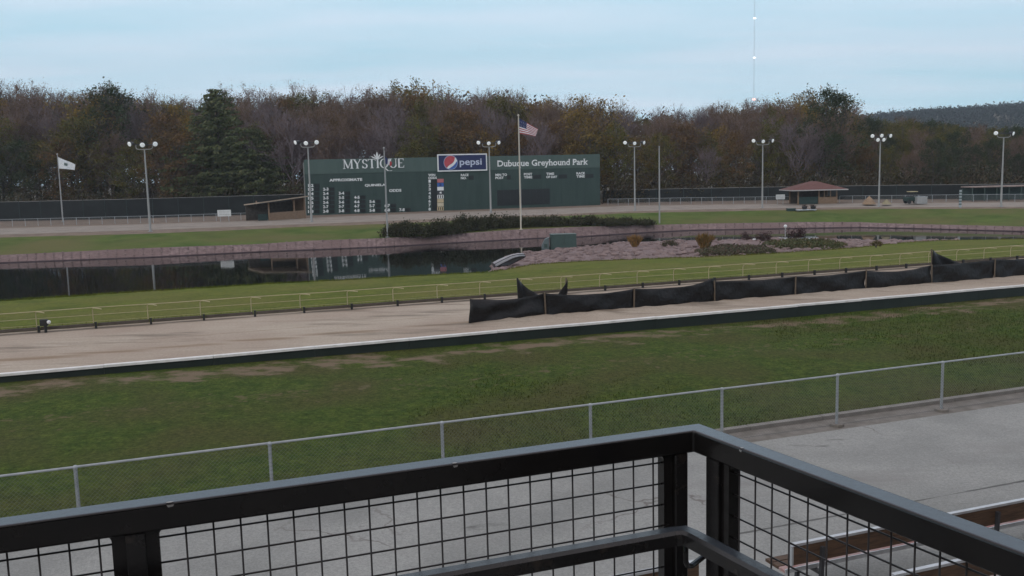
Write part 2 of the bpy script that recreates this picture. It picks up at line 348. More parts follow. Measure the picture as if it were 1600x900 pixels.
struct(MB().quad((-6000, -6000, -4), (6000, -6000, -4), (6000, 6000, -4), (-6000, 6000, -4)).build('ground', M_rough))
def straight(name, s0, s1, z0, z1, m, u0=-70, u1=150, nu=60, ns=2):
    a = [W(u0+(u1-u0)*i/nu, s0, z0) for i in range(nu+1)]; b = [W(u0+(u1-u0)*i/nu, s1, z1) for i in range(nu+1)]
    return strip(name, a, b, m, ns)
straight('pavement', -12, 16.35, -.6, -.6, M_pave)
# gutter with a ragged edge where sand has washed over the pavement
straight('gutter', 16.35, 17.15, -.6, -.605, M_gutter)
mb = MB()
for i in range(110):
    u = -70+2*i; mb.beam(W(u+.01, 17.24, -.575), W(u+1.99, 17.24, -.575), .18, .11)
struct(mb.build('kerb', M_kerb))
LW = .43
lawn = straight('lawn', 17.33, 28.99, -.58, -LW-.02, M_lawn, nu=160, ns=14)
for v in lawn.data.vertices:
    s_ = v.co.dot(Nv)
    v.co.z += max(0, (s_-17.4)/11.6)*max(0, min(.24, .22-(v.co.dot(Tv)+4.7)*.009))
    if 17.6 < s_ < 28.7: v.co.z += .05*math.sin(v.co.x*.31+v.co.y*.2)+random.uniform(-.03, .03)
straight('sand_track', 29.1, 37.3, -.01, -.01, M_sand, nu=200, ns=10)
L1 = along(37.3, -.005); L0 = along(37.1, .0)
strip('infield_grass', L1, A, M_grass, 8, .03)
# bank below the crest and the gravel spit
SH = []
pS = [(765, 423, -2.0), (775, 410, -2.0), (795, 401, -2.0), (820, 394, -2.0), (850, 391, -2.0), (900, 386.5, -2.0), (940, 381.5, -2.0), (1000, 377, -2.0), (1060, 375, -2.0), (1240, 372, -2.0), (1340, 373.5, -2.0), (1400, 376, -2.0), (1440, 380, -2.0), (1500, 390, -2.0)]
for i, x in enumerate(XS):
    if x < 765 or x > 1490: SH.append(A[i]+Nv*1.7+Vector((0, 0, -2.1-A[i].z)))
    else:
        y, z = lerp_poly(pS, x); p = G(x, y, -2.0); q = A[i]+Nv*.6
        SH.append(Vector((p.x, p.y, -2.03)) if p.dot(Nv) > q.dot(Nv) else Vector((q.x, q.y, -2.03)))
for _ in range(3):
    off = [q-p for p, q in zip(A, SH)]
    for i in range(1, len(XS)-1):
        if XS[i] > 1300: o_ = (off[i-1]+off[i]+off[i+1])/3; SH[i] = A[i]+o_
strip('gravel_bank', A, SH, M_gravel, 6, .10)
SH2 = [p+Nv*2.0+Vector((0, 0, -1)) for p in SH]; strip('pond_bed', SH, SH2, M_gravel)
Bd = [p-Nv*2.0+Vector((0, 0, -1)) for p in B]; strip('pond_bed', Bd, B, M_gravel)
C2 = [p+Nv*.02+Vector((0, 0, .09)) for p in C1]
o = strip('wet_edge', C1, C2, M_edge)  # dark wet line where the far bank meets the water
strip('upper_bank', C2, D, M_gravel, 2, .0)
strip('far_grass', D, Eg, M_fargrass, 5, .02)
strip('dirt_verge', Eg, T1, M_dirt)
strip('far_track', T1, T2, M_farsand, 3)
FAR = []
for p in T2:
    d = Vector((p.x, p.y, 0)); FAR.append(Vector((p.x*40, p.y*40, .3)))
OUT = [Vector((p.x*1.25, p.y*1.25, .1)) for p in T2]
strip('far_verge', T2, OUT, M_dirt)
strip('wood_floor', OUT, FAR, M_rough)
STR = [(A, SH), (C2, D), (D, Eg), (Eg, T1), (T1, T2), (T2, OUT)]
def py(p):
    q = p-CAM; return 450-F*q.dot(UP)/q.dot(FW)
def surf(x, y, only=None):
    '''the point of the ground sheets seen at a pixel'''
    f_ = (x-XS[0])/14; k = max(0, min(len(XS)-2, int(f_))); f_ -= k
    for a, b in (STR if only is None else [STR[only]]):
        p, q = a[k].lerp(a[k+1], f_), b[k].lerp(b[k+1], f_)
        ya, yb = py(p), py(q)
        if yb-.4 <= y <= ya+.4:
            lo, hi = 0., 1.
            for _ in range(18):
                m_ = (lo+hi)/2
                if py(p.lerp(q, m_)) > y: lo = m_
                else: hi = m_
            return p.lerp(q, lo)
    return G(x, y, .1)
# water
mw = bpy.data.materials.new('pond_water'); mw.use_nodes = True; t = mw.node_tree; b = t.nodes['Principled BSDF']
b.inputs['Base Color'].default_value = (.006, .008, .008, 1); b.inputs['Roughness'].default_value = .035; b.inputs['IOR'].default_value = 1.33
co = t.nodes.new('ShaderNodeTexCoord'); no = t.nodes.new('ShaderNodeTexNoise'); no.inputs['Scale'].default_value = .9; no.inputs['Detail'].default_value = 3
t.links.new(co.outputs['Object'], no.inputs['Vector']); bp = t.nodes.new('ShaderNodeBump'); bp.inputs['Distance'].default_value = .006; bp.inputs['Strength'].default_value = .35
t.links.new(no.outputs['Fac'], bp.inputs['Height']); t.links.new(bp.outputs[0], b.inputs['Normal'])
wa = [p-Nv*.5 for p in SH]; wb = [p+Nv*.8 for p in B]
for l_ in (wa, wb):
    for p in l_: p.z = -2.0
strip('pond_water', wa, wb, mw)
# stones on the spit
mb = MB()
for i in range(1500):
    x = random.uniform(770, 1500); k = int((x-XS[0])/14); t_ = random.random()
    p = A[k].lerp(SH[k], t_)
    if (SH[k]-A[k]).length < 1.5: continue
    p = p.lerp(A[k+1].lerp(SH[k+1], t_), random.random()); r = random.choice([.08, .1, .14, .2, .3])
    mb.ball(p+Vector((0, 0, r*.15)), r, 6, 4, (random.uniform(.8, 1.5), random.uniform(.8, 1.4), random.uniform(.4, .7)))
for i in range(1500):
    x = random.uniform(-60, 1660); k = int((x-XS[0])/14); t_ = random.random()
    p = C2[k].lerp(D[k], t_); r = random.choice([.04, .05, .06, .09])
    mb.ball(p+Vector((0, 0, r*.2)), r, 6, 4, (random.uniform(.8, 1.4), 1, .6))
tag(stuff(mb.build('bank_stones', M_stone)), 'loose mauve grey stones scattered over the gravel banks of the pond', 'stones')
# deck under the camera
r0 = Vector((-0.907, 1.632, 0)); rc = Vector((.436, 2.13, 0)); r1 = Vector((.795, 1.43, 0))
dl = (rc-r0).normalized(); dr = (r1-rc).normalized()
nl = Vector((-dl.y, dl.x, 0)); nr = Vector((dr.y, -dr.x, 0)); nr = -nr if nr.x < 0 else nr
p0 = rc-dl*4.2; p1 = rc+dr*4.5
mb = MB(); mb.prism([Vector((p.x, p.y, 3.65)) for p in (p0, p1, rc)][::1] if False else [Vector((q.x, q.y, 3.65)) for q in (p0-nl*.02, p0-nl*6, p1-nl*3, p1-nr*.02, rc)], (0, 0, 1), .2)
struct(mb.build('deck', mat('deck_concrete', (.3, .3, .29), rough=.9)))

# ------------------------------------------------------------ track wall
wall = thing('track_wall', W(0, 29.14, -LW), 'low dark green board wall with a white cap along the outer edge of the sand track', 'wall')
for i in range(60):
    u = -60+3.05*i
    MB().beam(W(u+.004, 29.0, -.28), W(u+3.046, 29.0, -.28), .045, .48).build('board_panel', M_wallgreen, wall)
    j = random.uniform(-.008, .008)
    MB().beam(W(u+.006, 29.02, -.012+j), W(u+3.044, 29.02, -.012+random.uniform(-.008, .008)), .2, .07).build('cap', M_cap, wall)

# ------------------------------------------------------------ chain link fence
SF = 16.6; ZG = -.6; ZT = .59
fpx = [122, 424, 692, 923, 1128, 1308, 1472]
us = [u_at(x, SF, .0) for x in fpx]; stp = (us[-1]-us[0])/6
us = [us[0]-stp*k for k in range(6, 0, -1)]+us+[us[-1]+stp*k for k in range(1, 9)]
fence = thing('chain_link_fence', W(0, SF, ZG), 'galvanised chain link fence with round posts between the pavement and the lawn', 'fence')
for k, u in enumerate(us):
    mb = MB().tube([W(u, SF, ZG), W(u, SF, ZT-.03)], .032, 10)
    mb.tube([W(u, SF, ZG), W(u, SF, ZG+.05)], .06, 8)
    mb.ball(W(u, SF, ZT-.01), .045, 8, 5)
    pp = mb.build('post', M_galv, fence, smooth=False)
    if k in (11, 12):
        q = MB().tube([W(u, SF, ZG-.01), W(u, SF, ZG+.06)], .16, 9).build('footing', M_gutter, pp)
for a, b_ in zip(us, us[1:]):
    MB().tube([W(a, SF, ZT), W(b_, SF, ZT+random.uniform(-.008, .008))], .022, 8).build('top_rail', M_galv, fence)
    mb = MB(); d = .075; hgt = ZT-ZG-.05; n_ = int((b_-a)/d)
    for k in range(-int(hgt/d), n_+1):
        for sg in (1, -1):
            if sg == 1: u0, u1, z0, z1 = a+k*d, a+k*d+hgt, ZG+.02, ZG+.02+hgt
            else: u0, u1, z0, z1 = a+k*d+hgt, a+k*d, ZG+.02, ZG+.02+hgt
            def cl(uu): return max(a, min(b_, uu))
            if max(u0, u1) <= a or min(u0, u1) >= b_: continue
            c0, c1 = cl(u0), cl(u1); f = lambda c: z0+(c-u0)/(u1-u0)*(z1-z0)
            mb.tube([W(c0, SF-.03, f(c0)), W(c1, SF-.03, f(c1))], .0019, 3, cap=False)
    mb.tube([W(a, SF-.03, ZG+.05), W(b_, SF-.03, ZG+.05)], .004, 4)
    mb.build('chain_link_mesh', M_wire, fence)

# ------------------------------------------------------------ inner rail and lure rail
SR = 37.1
rx = [57, 146, 231, 314, 391, 466, 543, 615, 683]
ru = [u_at(x, SR, .3) for x in rx]; st = (ru[-1]-ru[0])/8
ru = [ru[0]+st*k for k in range(-8, 46)]
rail = thing('inner_rail', W(0, SR, 0), 'cream painted running rail with curved post tops round the grass infield', 'rail')
for u in ru:
    MB().tube([W(u, SR, -.05), W(u, SR, .55), W(u, SR-.03, .66), W(u+.03, SR-.14, .73), W(u+.18, SR-.34, .735), W(u+.34, SR-.5, .715)], .017, 6).build('post', M_cream, rail)
for a, b_ in zip(ru[::3], ru[3::3]+[ru[-1]]):
    MB().tube([W(a, SR-.05, .735+.0), W((a+b_)/2, SR-.05, .72), W(b_, SR-.05, .735)], .016, 6).build('top_rail', M_cream, rail)
    MB().tube([W(a, SR+.0, .46), W(b_, SR+.0, .455)], .010, 5).build('middle_rail', M_cream, rail)
    MB().tube([W(a, SR+.0, .21), W(b_, SR+.0, .21)], .006, 5).build('wire', M_cream, rail)
lure = thing('lure_rail', W(0, 36.75, 0), 'low black lure rail on short stub posts at the inner edge of the sand', 'rail')
for u in ru:
    MB().box(W(u+.1, 36.75, .11), (.08, .09, .24), TH).build('post', M_black, lure)
for a, b_ in zip(ru, ru[1:]):
    MB().beam(W(a+.16, 36.8, .13), W(b_+.04, 36.8, .13), .05, .11).build('rail_beam', mat('lure_brown', (.07, .055, .045), (.10, .08, .065), rough=.7), lure)
# little black track light at the far left of the rail
q = W(u_at(71, 36.6, .2), 36.62, 0)
tl = thing('track_light', q, 'small black track camera box with a white round head beside the rail', 'light')
MB().tube([q, q+Vector((0, 0, .26))], .05, 8).build('stand', M_black, tl)
MB().box(q+Vector((-.04, 0, .36)), (.26, .2, .22), TH).build('housing', M_black, tl)
MB().ball(q+Vector((.16, -.05, .38)), .07, 10, 6).build('lens', M_white, tl)

# ------------------------------------------------------------ silt fence
SS = 31.1
spx = [732, 852, 990, 1116, 1242, 1352, 1455, 1553, 1660, 1760, 1860]
su = [u_at(x, SS, .3) for x in spx]
silt = thing('silt_fence', W(su[0], SS, 0), 'black fabric silt fence on wooden stakes running along the sand track', 'fence')
hts = [.86, .88, .80, .86, .80, .84, .86, .90, .88, .85, .9]
lean = [.10, -.04, .03, -.02, .02, .0, -.03, .02, 0, 0, 0]
def top(k, f=.0): return W(su[k]+lean[k]*hts[k], SS+lean[k]*.3, hts[k])
for k in range(len(su)):
    if k == 0: continue
    MB().beam(W(su[k], SS-.035, -.02), top(k)+Vector((0, 0, .03))-Nv*.035, .045, .045).build('stake', M_wood, silt)
for k in range(len(su)-1):
    mb = MB(); nu_, nz_ = 26, 10; sag = [.10, .13, .07, .05, .06, .14, .02, .05, .05, .05][k]
    fl = [.35, .1, .12, .1, .05, .22, .05, .1, .1, .1][k]
    ph = random.uniform(0, 6)
    for i in range(nu_+1):
        t_ = i/nu_; tp = top(k).lerp(top(k+1), t_); bt = W(su[k]+(su[k+1]-su[k])*t_, SS, -.03)
        bell = 4*t_*(1-t_)
        if k == 2: tp.z -= .10*bell - (.12*max(0, t_-.72)/.28)
        else: tp.z -= sag*bell
        for j in range(nz_+1):
            v = j/nz_; p = bt.lerp(tp, v)
            off = -fl*bell*math.sin(math.pi*v)*.6 + .03*math.sin(t_*9+v*5+ph)+.018*math.sin(t_*23-v*8+ph*2)
            if k == 0: off += .12*math.sin(v*7-t_*4)*bell
            p = p+Nv*off
            mb.v.append(tuple(p))
    for i in range(nu_):
        for j in range(nz_):
            a = i*(nz_+1)+j; mb.f.append((a, a+nz_+1, a+nz_+2, a+1)); mb.mi.append(0)
    o = mb.build('fabric', M_fabric, silt, smooth=True)
    sol = o.modifiers.new('s', 'SOLIDIFY'); sol.thickness = .006
def flap(name, pts3, parent, sag=.08, n=12, label=None):
    """coons-like sheet between a top curve and a bottom curve"""
    topc, botc = pts3; mb = MB()
    def ev(c, t):
        x = t*(len(c)-1); i = min(int(x), len(c)-2); return Vector(c[i]).lerp(Vector(c[i+1]), x-i)
    for i in range(n+1):
        for j in range(9):
            v = j/8; p = ev(botc, i/n).lerp(ev(topc, i/n), v)+Nv*(.06*math.sin(v*5+i*.8)+.05*math.sin(i*.5))
            mb.v.append(tuple(p))
    for i in range(n):
        for j in range(8):
            a = i*9+j; mb.f.append((a, a+9, a+10, a+1)); mb.mi.append(0)
    o = mb.build(name, M_fabric, parent, smooth=True, label=label); sol = o.modifiers.new('s', 'SOLIDIFY'); sol.thickness = .006
    return o
def onS(x, y, s):
    # point of the pixel ray on the vertical plane s
    d = ray(x, y); tt = s/d.dot(Nv); return CAM+d*tt
s2 = 33.6
c = onS(810, 485, s2); c.z = 0
heap = thing('loose_fabric', c, 'loose black silt fabric held up at two corners behind the end of the silt fence', 'fabric')
flap('fabric', ([onS(808, 434, s2), onS(826, 452, s2), onS(846, 463, s2), onS(872, 462, s2), onS(886, 436, s2)], [onS(811, 490, s2), onS(826, 492, s2), onS(846, 490, s2), onS(866, 488, s2), onS(884, 486, s2)]), heap, n=24)
MB().beam(onS(811, 487, s2+.05), onS(808, 434, s2+.05), .04, .04).build('stake', M_black, heap)
MB().beam(onS(884, 486, s2+.05), onS(884.5, 434, s2+.05), .05, .05).build('stake', M_wood, heap)
s3 = 32.2
c = onS(1457, 445, s3); c.z = 0
fl2 = thing('torn_fabric', c, 'triangular flap of black fabric rising above the right part of the silt fence', 'fabric')
flap('fabric', ([onS(1456, 390, s3), onS(1470, 398, s3), onS(1487, 407, s3), onS(1512, 415, s3)], [onS(1457, 442, s3), onS(1475, 441, s3), onS(1493, 439, s3), onS(1514, 436, s3)]), fl2)
MB().beam(onS(1457, 444, s3+.05), onS(1455.5, 389, s3+.05), .05, .05).build('stake', M_wood, fl2)
# spilled sand ridge at foot of silt fence
mb = MB(); us_ = [su[0]+.1+i*.35 for i in range(126)]
for u in us_:
    hgt = (.07+.05*random.random())*min(1, (u-us_[0])/1.2, (us_[-1]-u)/1.2)
    for s_, z in ((SS-.75, -.012), (SS-.4, hgt*.5), (SS-.12, hgt), (SS+.3, hgt*.4), (SS+.6, -.02)): mb.v.append(tuple(W(u, s_+random.uniform(-.06, .06), z)))
for i in range(len(us_)-1):
    for j in range(4):
        a = i*5+j; mb.f.append((a, a+5, a+6, a+1)); mb.mi.append(0)
struct(mb.build('sand_ridge', M_sand, smooth=True))

# ------------------------------------------------------------ foliage meshes
def leaf(mb, p, s_, mi=0):
    a = random.uniform(0, 6.283); z = random.uniform(-1, 1); r = math.sqrt(1-z*z)
    n_ = Vector((r*math.cos(a), r*math.sin(a), z)); t_ = n_.orthogonal().normalized(); b_ = n_.cross(t_)
    k = random.uniform(.55, 1)
    mb.add([p-t_*s_, p+b_*s_*k*.6, p+t_*s_, p-b_*s_*k*.6], [(0, 1, 2, 3)], mi)
def branches(mb, p, d, ln, r, lev, tips, minr=.02, spread=.5, up=.15, sides=4, split=3):
    n_ = 3; pts = [p]; dd = d.copy()
    for i in range(n_):
        dd = (dd+Vector((random.gauss(0, .10), random.gauss(0, .10), random.gauss(0, .05)+up*.3))).normalized()
        pts.append(pts[-1]+dd*ln/n_)
    r2 = max(minr, r*.55)
    mb.tube(pts, [r+(r2-r)*i/n_ for i in range(n_+1)], 5 if lev > 3 else 3, cap=False)
    if lev == 0: tips.append(pts[-1]); return
    for k in range(split):
        q = pts[random.choice([1, 2, 3, 3])] if k else pts[-1]
        a = random.uniform(0, 6.283); e = dd.orthogonal().normalized(); f_ = dd.cross(e)
        nd = (dd+(e*math.cos(a)+f_*math.sin(a))*random.uniform(spread*.6, spread*1.3)+Vector((0, 0, up))).normalized()
        branches(mb, q, nd, ln*random.uniform(.62, .85), r2, lev-1, tips, minr, spread, up, sides, split)
TREE_VARIANTS = {}
def finish(name, tk, cr, mc):
    def me(mb, nm, ms):
        m_ = bpy.data.meshes.new(nm); m_.from_pydata(mb.v, [], mb.f); [m_.materials.append(x) for x in ms]
        if len(ms) > 1: m_.polygons.foreach_set('material_index', mb.mi)
        m_.update(); return m_
    TREE_VARIANTS.setdefault(name, []).append((me(tk, 'trunk', [M_bark]), me(cr, 'crown', mc)))
LM = [0]
def leafmats(base, alt):
    LM[0] += 1
    return [mat('foliage_a_%d' % LM[0], base, tuple(v*1.5 for v in base), scale=.25, rough=.85, spec=.2), mat('foliage_b_%d' % LM[0], alt, tuple(v*1.4 for v in alt), scale=.3, rough=.85, spec=.2)]
def bare_tree(kind, hgt, ms, leaves, seed):
    random.seed(seed); tk = MB(); cr = MB(); tips = []
    tk.tube([(0, 0, -.5), (.1, 0, hgt*.25), (.15, .1, hgt*.5)], [hgt*.014, hgt*.011, hgt*.007], 7)
    for k in range(8):
        z = hgt*(.22+.055*k); a = random.uniform(0, 6.283); e = .75-.06*k
        branches(cr, Vector((.12, .03, z)), Vector((math.cos(a)*e, math.sin(a)*e, 1)).normalized(), hgt*.185, hgt*.0055, 5 if k > 1 else 4, tips, .022, .5, .18, split=3)
    for t_ in tips:
        for _ in range(leaves):
            if random.random() < .9: leaf(cr, t_+Vector([random.gauss(0, .35) for _ in range(3)]), random.uniform(.07, .17), 1 if random.random() < .6 else 2)
    finish(kind, tk, cr, ms)
def leafy_tree(kind, hgt, wd, ms, seed, density=1.0, low=.18):
    random.seed(seed); tk = MB(); cr = MB(); tips = []
    tk.tube([(0, 0, -.5), (.1, .1, hgt*.3), (.0, .2, hgt*.62)], [hgt*.016, hgt*.012, hgt*.006], 7)
    for k in range(7):
        z = hgt*(.2+.07*k); a = random.uniform(0, 6.283)
        branches(cr, Vector((.05, .1, z)), Vector((math.cos(a)*.8, math.sin(a)*.8, .8)).normalized(), hgt*.17, hgt*.006, 3, tips, .03, .55, .12)
    cl = []
    for _ in range(int(85*density)):
        z = random.random(); prof = math.sin(math.pi*min(1, (z*.86+.1)))**.7
        a = random.uniform(0, 6.283); rr = wd*.5*prof*math.sqrt(random.random())*random.uniform(.85, 1.15)
        cl.append((Vector((math.cos(a)*rr, math.sin(a)*rr, hgt*(low+(1-low)*z)*random.uniform(.95, 1.0))), random.uniform(.45, 1.15)))
    for c_, r_ in cl:
        mi = 1 if random.random() < .6 else 2
        for _ in range(int(100*r_)):
            p = c_+Vector([random.gauss(0, .55)*r_ for _ in range(3)]); leaf(cr, p, random.uniform(.09, .22), mi if random.random() < .8 else 3-mi)
    for t_ in tips:
        for _ in range(5): leaf(cr, t_+Vector([random.gauss(0, .4) for _ in range(3)]), random.uniform(.1, .24), 1)
    finish(kind, tk, cr, ms)
def pine_tree(kind, hgt, wd, ms, seed):
    random.seed(seed); tk = MB(); cr = MB()
    tk.tube([(0, 0, -.5), (0, 0, hgt*.5), (0, 0, hgt*.97)], [hgt*.016, hgt*.01, .03], 7)
    z = hgt*.10
    while z < hgt*.97:
        f_ = 1-(z/hgt); rr = wd*.5*(f_**.75)*random.uniform(.75, 1.1)+.3
        for k in range(7):
            a = k*.9+random.uniform(-.3, .3)+z; rl = rr*random.uniform(.65, 1.15)
            e = Vector((math.cos(a)*rl, math.sin(a)*rl, z+rl*random.uniform(-.05, .28)))
            cr.tube([(0, 0, z), e], [.05, .02], 3, cap=False)
            nn = int(26*rl)
            for _ in range(nn):
                t_ = random.uniform(.15, 1.05); p = Vector((0, 0, z)).lerp(e, t_)+Vector((random.gauss(0, .22), random.gauss(0, .22), random.gauss(0, .14)))
                leaf(cr, p, random.uniform(.12, .3), 1 if random.random() < .6 else 2)
        z += hgt*.032
    finish(kind, tk, cr, ms)
tw = mat('twig_bark', (.15, .10, .085), (.21, .15, .13), scale=.3, rough=.95)
tw2 = mat('twig_bark_mauve', (.15, .115, .125), (.20, .16, .17), scale=.3, rough=.95)
bare_tree('bare brown tree', 20, [tw]+leafmats((.115, .068, .038), (.085, .06, .03)), 4, 1)
bare_tree('bare brown tree', 20, [tw]+leafmats((.12, .07, .03), (.09, .062, .028)), 3, 2)
bare_tree('bare mauve grey tree', 20, [tw2]+leafmats((.10, .075, .065), (.12, .07, .05)), 2, 3)
bare_tree('bare mauve grey tree', 20, [tw2]+leafmats((.085, .065, .05), (.07, .06, .045)), 2, 4)
leafy_tree('olive leaved tree', 18, 9, [M_bark]+leafmats((.10, .085, .02), (.065, .062, .016)), 5)
leafy_tree('olive leaved tree', 18, 8, [M_bark]+leafmats((.075, .076, .018), (.11, .085, .018)), 6)
leafy_tree('rust brown leaved tree', 18, 9, [M_bark]+leafmats((.115, .064, .026), (.088, .056, .022)), 7)
leafy_tree('golden brown leaved tree', 18, 9, [M_bark]+leafmats((.165, .105, .022), (.115, .08, .02)), 8)
leafy_tree('dark green leaved tree', 18, 10, [M_bark]+leafmats((.028, .042, .018), (.042, .05, .022)), 9, 1.2, .06)
pine_tree('dark pine tree', 18, 19, [M_bark]+leafmats((.062, .078, .034), (.095, .098, .042)), 10)

sky_prof = [(-300, 128), (0, 124), (30, 136), (60, 133), (100, 143), (145, 134), (180, 133), (250, 142), (300, 146), (360, 136), (400, 142), (440, 130), (480, 140), (520, 138), (560, 135), (640, 128), (700, 136), (770, 130), (830, 142), (880, 145), (905, 150), (950, 160), (980, 162), (1000, 172), (1050, 168), (1100, 160), (1150, 156), (1200, 152), (1240, 148), (1290, 142), (1315, 155), (1345, 178), (1400, 180), (1450, 184), (1520, 190), (1600, 196), (2000, 190)]
def prof(x):
    for a, b_ in zip(sky_prof, sky_prof[1:]):
        if a[0] <= x <= b_[0]: return a[1]+(b_[1]-a[1])*(x-a[0])/(b_[0]-a[0])
    return 180
regions = [(-999, 90, 'left of the white flag'), (90, 160, 'behind the white flag'), (160, 290, 'behind the leftmost lamp mast'), (290, 395, 'above the left windscreen fence'), (395, 476, 'behind the wooden shed'),
           (476, 560, 'behind the left end of the scoreboard'), (560, 640, 'behind the scoreboard lotus emblem'), (640, 770, 'behind the blue billboard'), (770, 860, 'behind the striped flag'), (860, 945, 'behind the right end of the scoreboard'),
           (945, 1045, 'behind the bare flagless pole'), (1045, 1130, 'left of the radio mast'), (1130, 1230, 'below the radio mast'), (1230, 1330, 'behind the red roofed gazebo'), (1330, 1450, 'behind the five lamp mast'), (1450, 9999, 'behind the rightmost lamp mast')]
rows = [('front', 154, 30), ('middle', 165, 27), ('rear', 177, 22), ('hindmost', 191, 22)]
random.seed(11); TREES = []
def pick(row, x):
    r = random.random()
    if row == 'front':
        if 300 < x < 370: return 'dark pine tree'
        if x < 60 or 1440 < x: return 'dark green leaved tree' if r < .6 else 'olive leaved tree'
        if 870 < x < 1000: return 'golden brown leaved tree' if r < .6 else 'olive leaved tree'
        if 700 < x < 870: return 'rust brown leaved tree' if r < .4 else 'golden brown leaved tree' if r < .6 else 'bare mauve grey tree'
        if 540 < x < 690: return 'olive leaved tree' if r < .5 else 'dark green leaved tree' if r < .6 else 'bare mauve grey tree'
        if 1050 < x < 1300: return 'bare mauve grey tree' if r < .5 else 'bare brown tree' if r < .7 else 'olive leaved tree' if r < .85 else 'rust brown leaved tree'
        return 'olive leaved tree' if r < .3 else 'bare brown tree' if r < .6 else 'dark green leaved tree' if r < .8 else 'rust brown leaved tree' if r < .9 else 'bare mauve grey tree'
    if x > 1340: return 'olive leaved tree' if r < .4 else 'bare brown tree' if r < .75 else 'dark green leaved tree'
    return 'bare brown tree' if r < .42 else 'bare mauve grey tree' if r < .75 else 'olive leaved tree' if r < .86 else 'rust brown leaved tree' if r < .92 else 'golden brown leaved tree'
for row, dep, stepx in rows:
    x = -230+random.uniform(0, 20)
    while x < 1830:
        ty = prof(x)
        dd = dep+random.uniform(-5, 5)
        hfull = (hz(x)-ty)*dd/F+H-.1
        kf = {'front': random.uniform(.55, .85), 'middle': random.uniform(.74, .98), 'rear': random.uniform(.88, 1.02), 'hindmost': random.uniform(.93, 1.06)}[row]
        TREES.append((row, x, dd, hfull*kf, pick(row, x))); x += stepx*random.uniform(.7, 1.3)
# a few trees the photograph singles out
TREES += [('front', 345, 152, 20), ('front', 405, 153, 13.5), ('front', 920, 154, 18), ('front', 650, 154, 15.5), ('front', 1290, 154, 18.8), ('middle', 175, 160, 23)]
TREES[-6:] = [t_+(k_,) for t_, k_ in zip(TREES[-6:], ['dark pine tree', 'dark pine tree', 'golden brown leaved tree', 'olive leaved tree', 'dark green leaved tree', 'dark green leaved tree'])]
cells = {}
for i, tr in enumerate(TREES):
    rg = [r[2] for r in regions if r[0] <= tr[1] < r[1]][0]
    cells.setdefault((tr[0], rg, tr[4]), []).append(i)
LAB = {}
rowtxt = {'front': 'front row', 'middle': 'second row', 'rear': 'third row', 'hindmost': 'hindmost row'}
for (row, rg, kd), idx in cells.items():
    idx.sort(key=lambda i: TREES[i][1])
    for k, i in enumerate(idx):
        pre = '' if len(idx) == 1 else (['left ', 'right '] if len(idx) == 2 else ['leftmost ']+[ORD[j]+' ' for j in range(1, 14)])[k]
        LAB[i] = pre+kd+' of '+rowtxt[row]+' '+rg
VARH = {'bare brown tree': 20, 'bare mauve grey tree': 20}
def mesh_top(me): return max(v.co.z for v in me.vertices)
TOPS = {k: [mesh_top(c) for _, c in v] for k, v in TREE_VARIANTS.items()}
for i, (row, x, dd, hh, kd) in enumerate(TREES):
    vi = random.randrange(len(TREE_VARIANTS[kd])); tk, cr = TREE_VARIANTS[kd][vi]
    p = at_depth(x, hz(x), dd); p.z = .1
    sc = hh/TOPS[kd][vi]; wsc = sc*random.uniform(.9, 1.2)*(1.15 if row == 'front' else 1)
    nm = 'pine_tree' if 'pine' in kd else 'bare_tree' if 'bare' in kd else 'leafy_tree'
    o = thing(nm, p, LAB[i], 'tree', 'trees of the wood behind the track')
    o.rotation_euler = (0, 0, random.uniform(0, 6.28)); o.scale = (wsc, wsc, sc)
    for nm2, me in (('trunk', tk), ('crown', cr)):
        c_ = bpy.data.objects.new(nm2, me); COL.objects.link(c_); c_.parent = o
# undergrowth at the wood's edge
mb = MB(); random.seed(5)
for i in range(260):
    x = random.uniform(-200, 1800); dd = random.uniform(144.5, 151)
    p = at_depth(x, hz(x), dd); hh = random.uniform(2.5, 5.2)
    for _ in range(150):
        q = Vector((p.x+random.gauss(0, 1.4), p.y+random.gauss(0, .9), .1+hh*random.random()**1.1)); leaf(mb, q, random.uniform(.12, .3), 0 if random.random() < .5 else 1)
tag(stuff(mb.build('undergrowth', leafmats((.04, .036, .018), (.055, .04, .022)))), 'dark tangled undergrowth along the foot of the wood', 'undergrowth')
# deep wood behind the rows that stops the view
mb = MB(); random.seed(6)
for i in range(3600):
    x = random.uniform(-300, 1900); dd = random.uniform(200, 222); p = at_depth(x, hz(x), dd)
    hh = ((hz(x)-prof(x)-7)*dd/F+H-.1)*random.uniform(.0, .90)
    for _ in range(26):
        q = Vector((p.x+random.gauss(0, 1.2), p.y+random.gauss(0, 1.2), .1+hh+random.gauss(0, .9))); leaf(mb, q, random.uniform(.3, .6), 0 if random.random() < .6 else 1)
tag(stuff(mb.build('deep_wood', leafmats((.075, .055, .045), (.06, .05, .035)))), 'brown mass of the deeper wood closing the view behind the separate trees', 'woodland')
# wooded hill on the right, far off
hp = [(1180, 205), (1260, 196), (1340, 184), (1400, 179), (1450, 174.5), (1500, 172), (1560, 168), (1600, 165), (1680, 160), (1800, 158), (1950, 170), (2100, 200)]
mb = MB(); random.seed(3)
def hy(x):
    for a, b_ in zip(hp, hp[1:]):
        if a[0] <= x <= b_[0]: return a[1]+(b_[1]-a[1])*(x-a[0])/(b_[0]-a[0])
    return 210
nx = 90
for j in range(9):
    for i in range(nx+1):
        x = 1180+(920*i/nx); dd = 560+j*55; f_ = math.sin(min(1, j/6)*math.pi/2)
        top_ = at_depth(x, hy(x)+5, 560+6*55); p = at_depth(x, hz(x), dd); p.z = 1+(top_.z-1)*f_*(1 if j < 7 else .85); mb.v.append(tuple(p))
for j in range(8):
    for i in range(nx):
        a = j*(nx+1)+i; mb.f.append((a, a+1, a+nx+2, a+nx+1)); mb.mi.append(0)
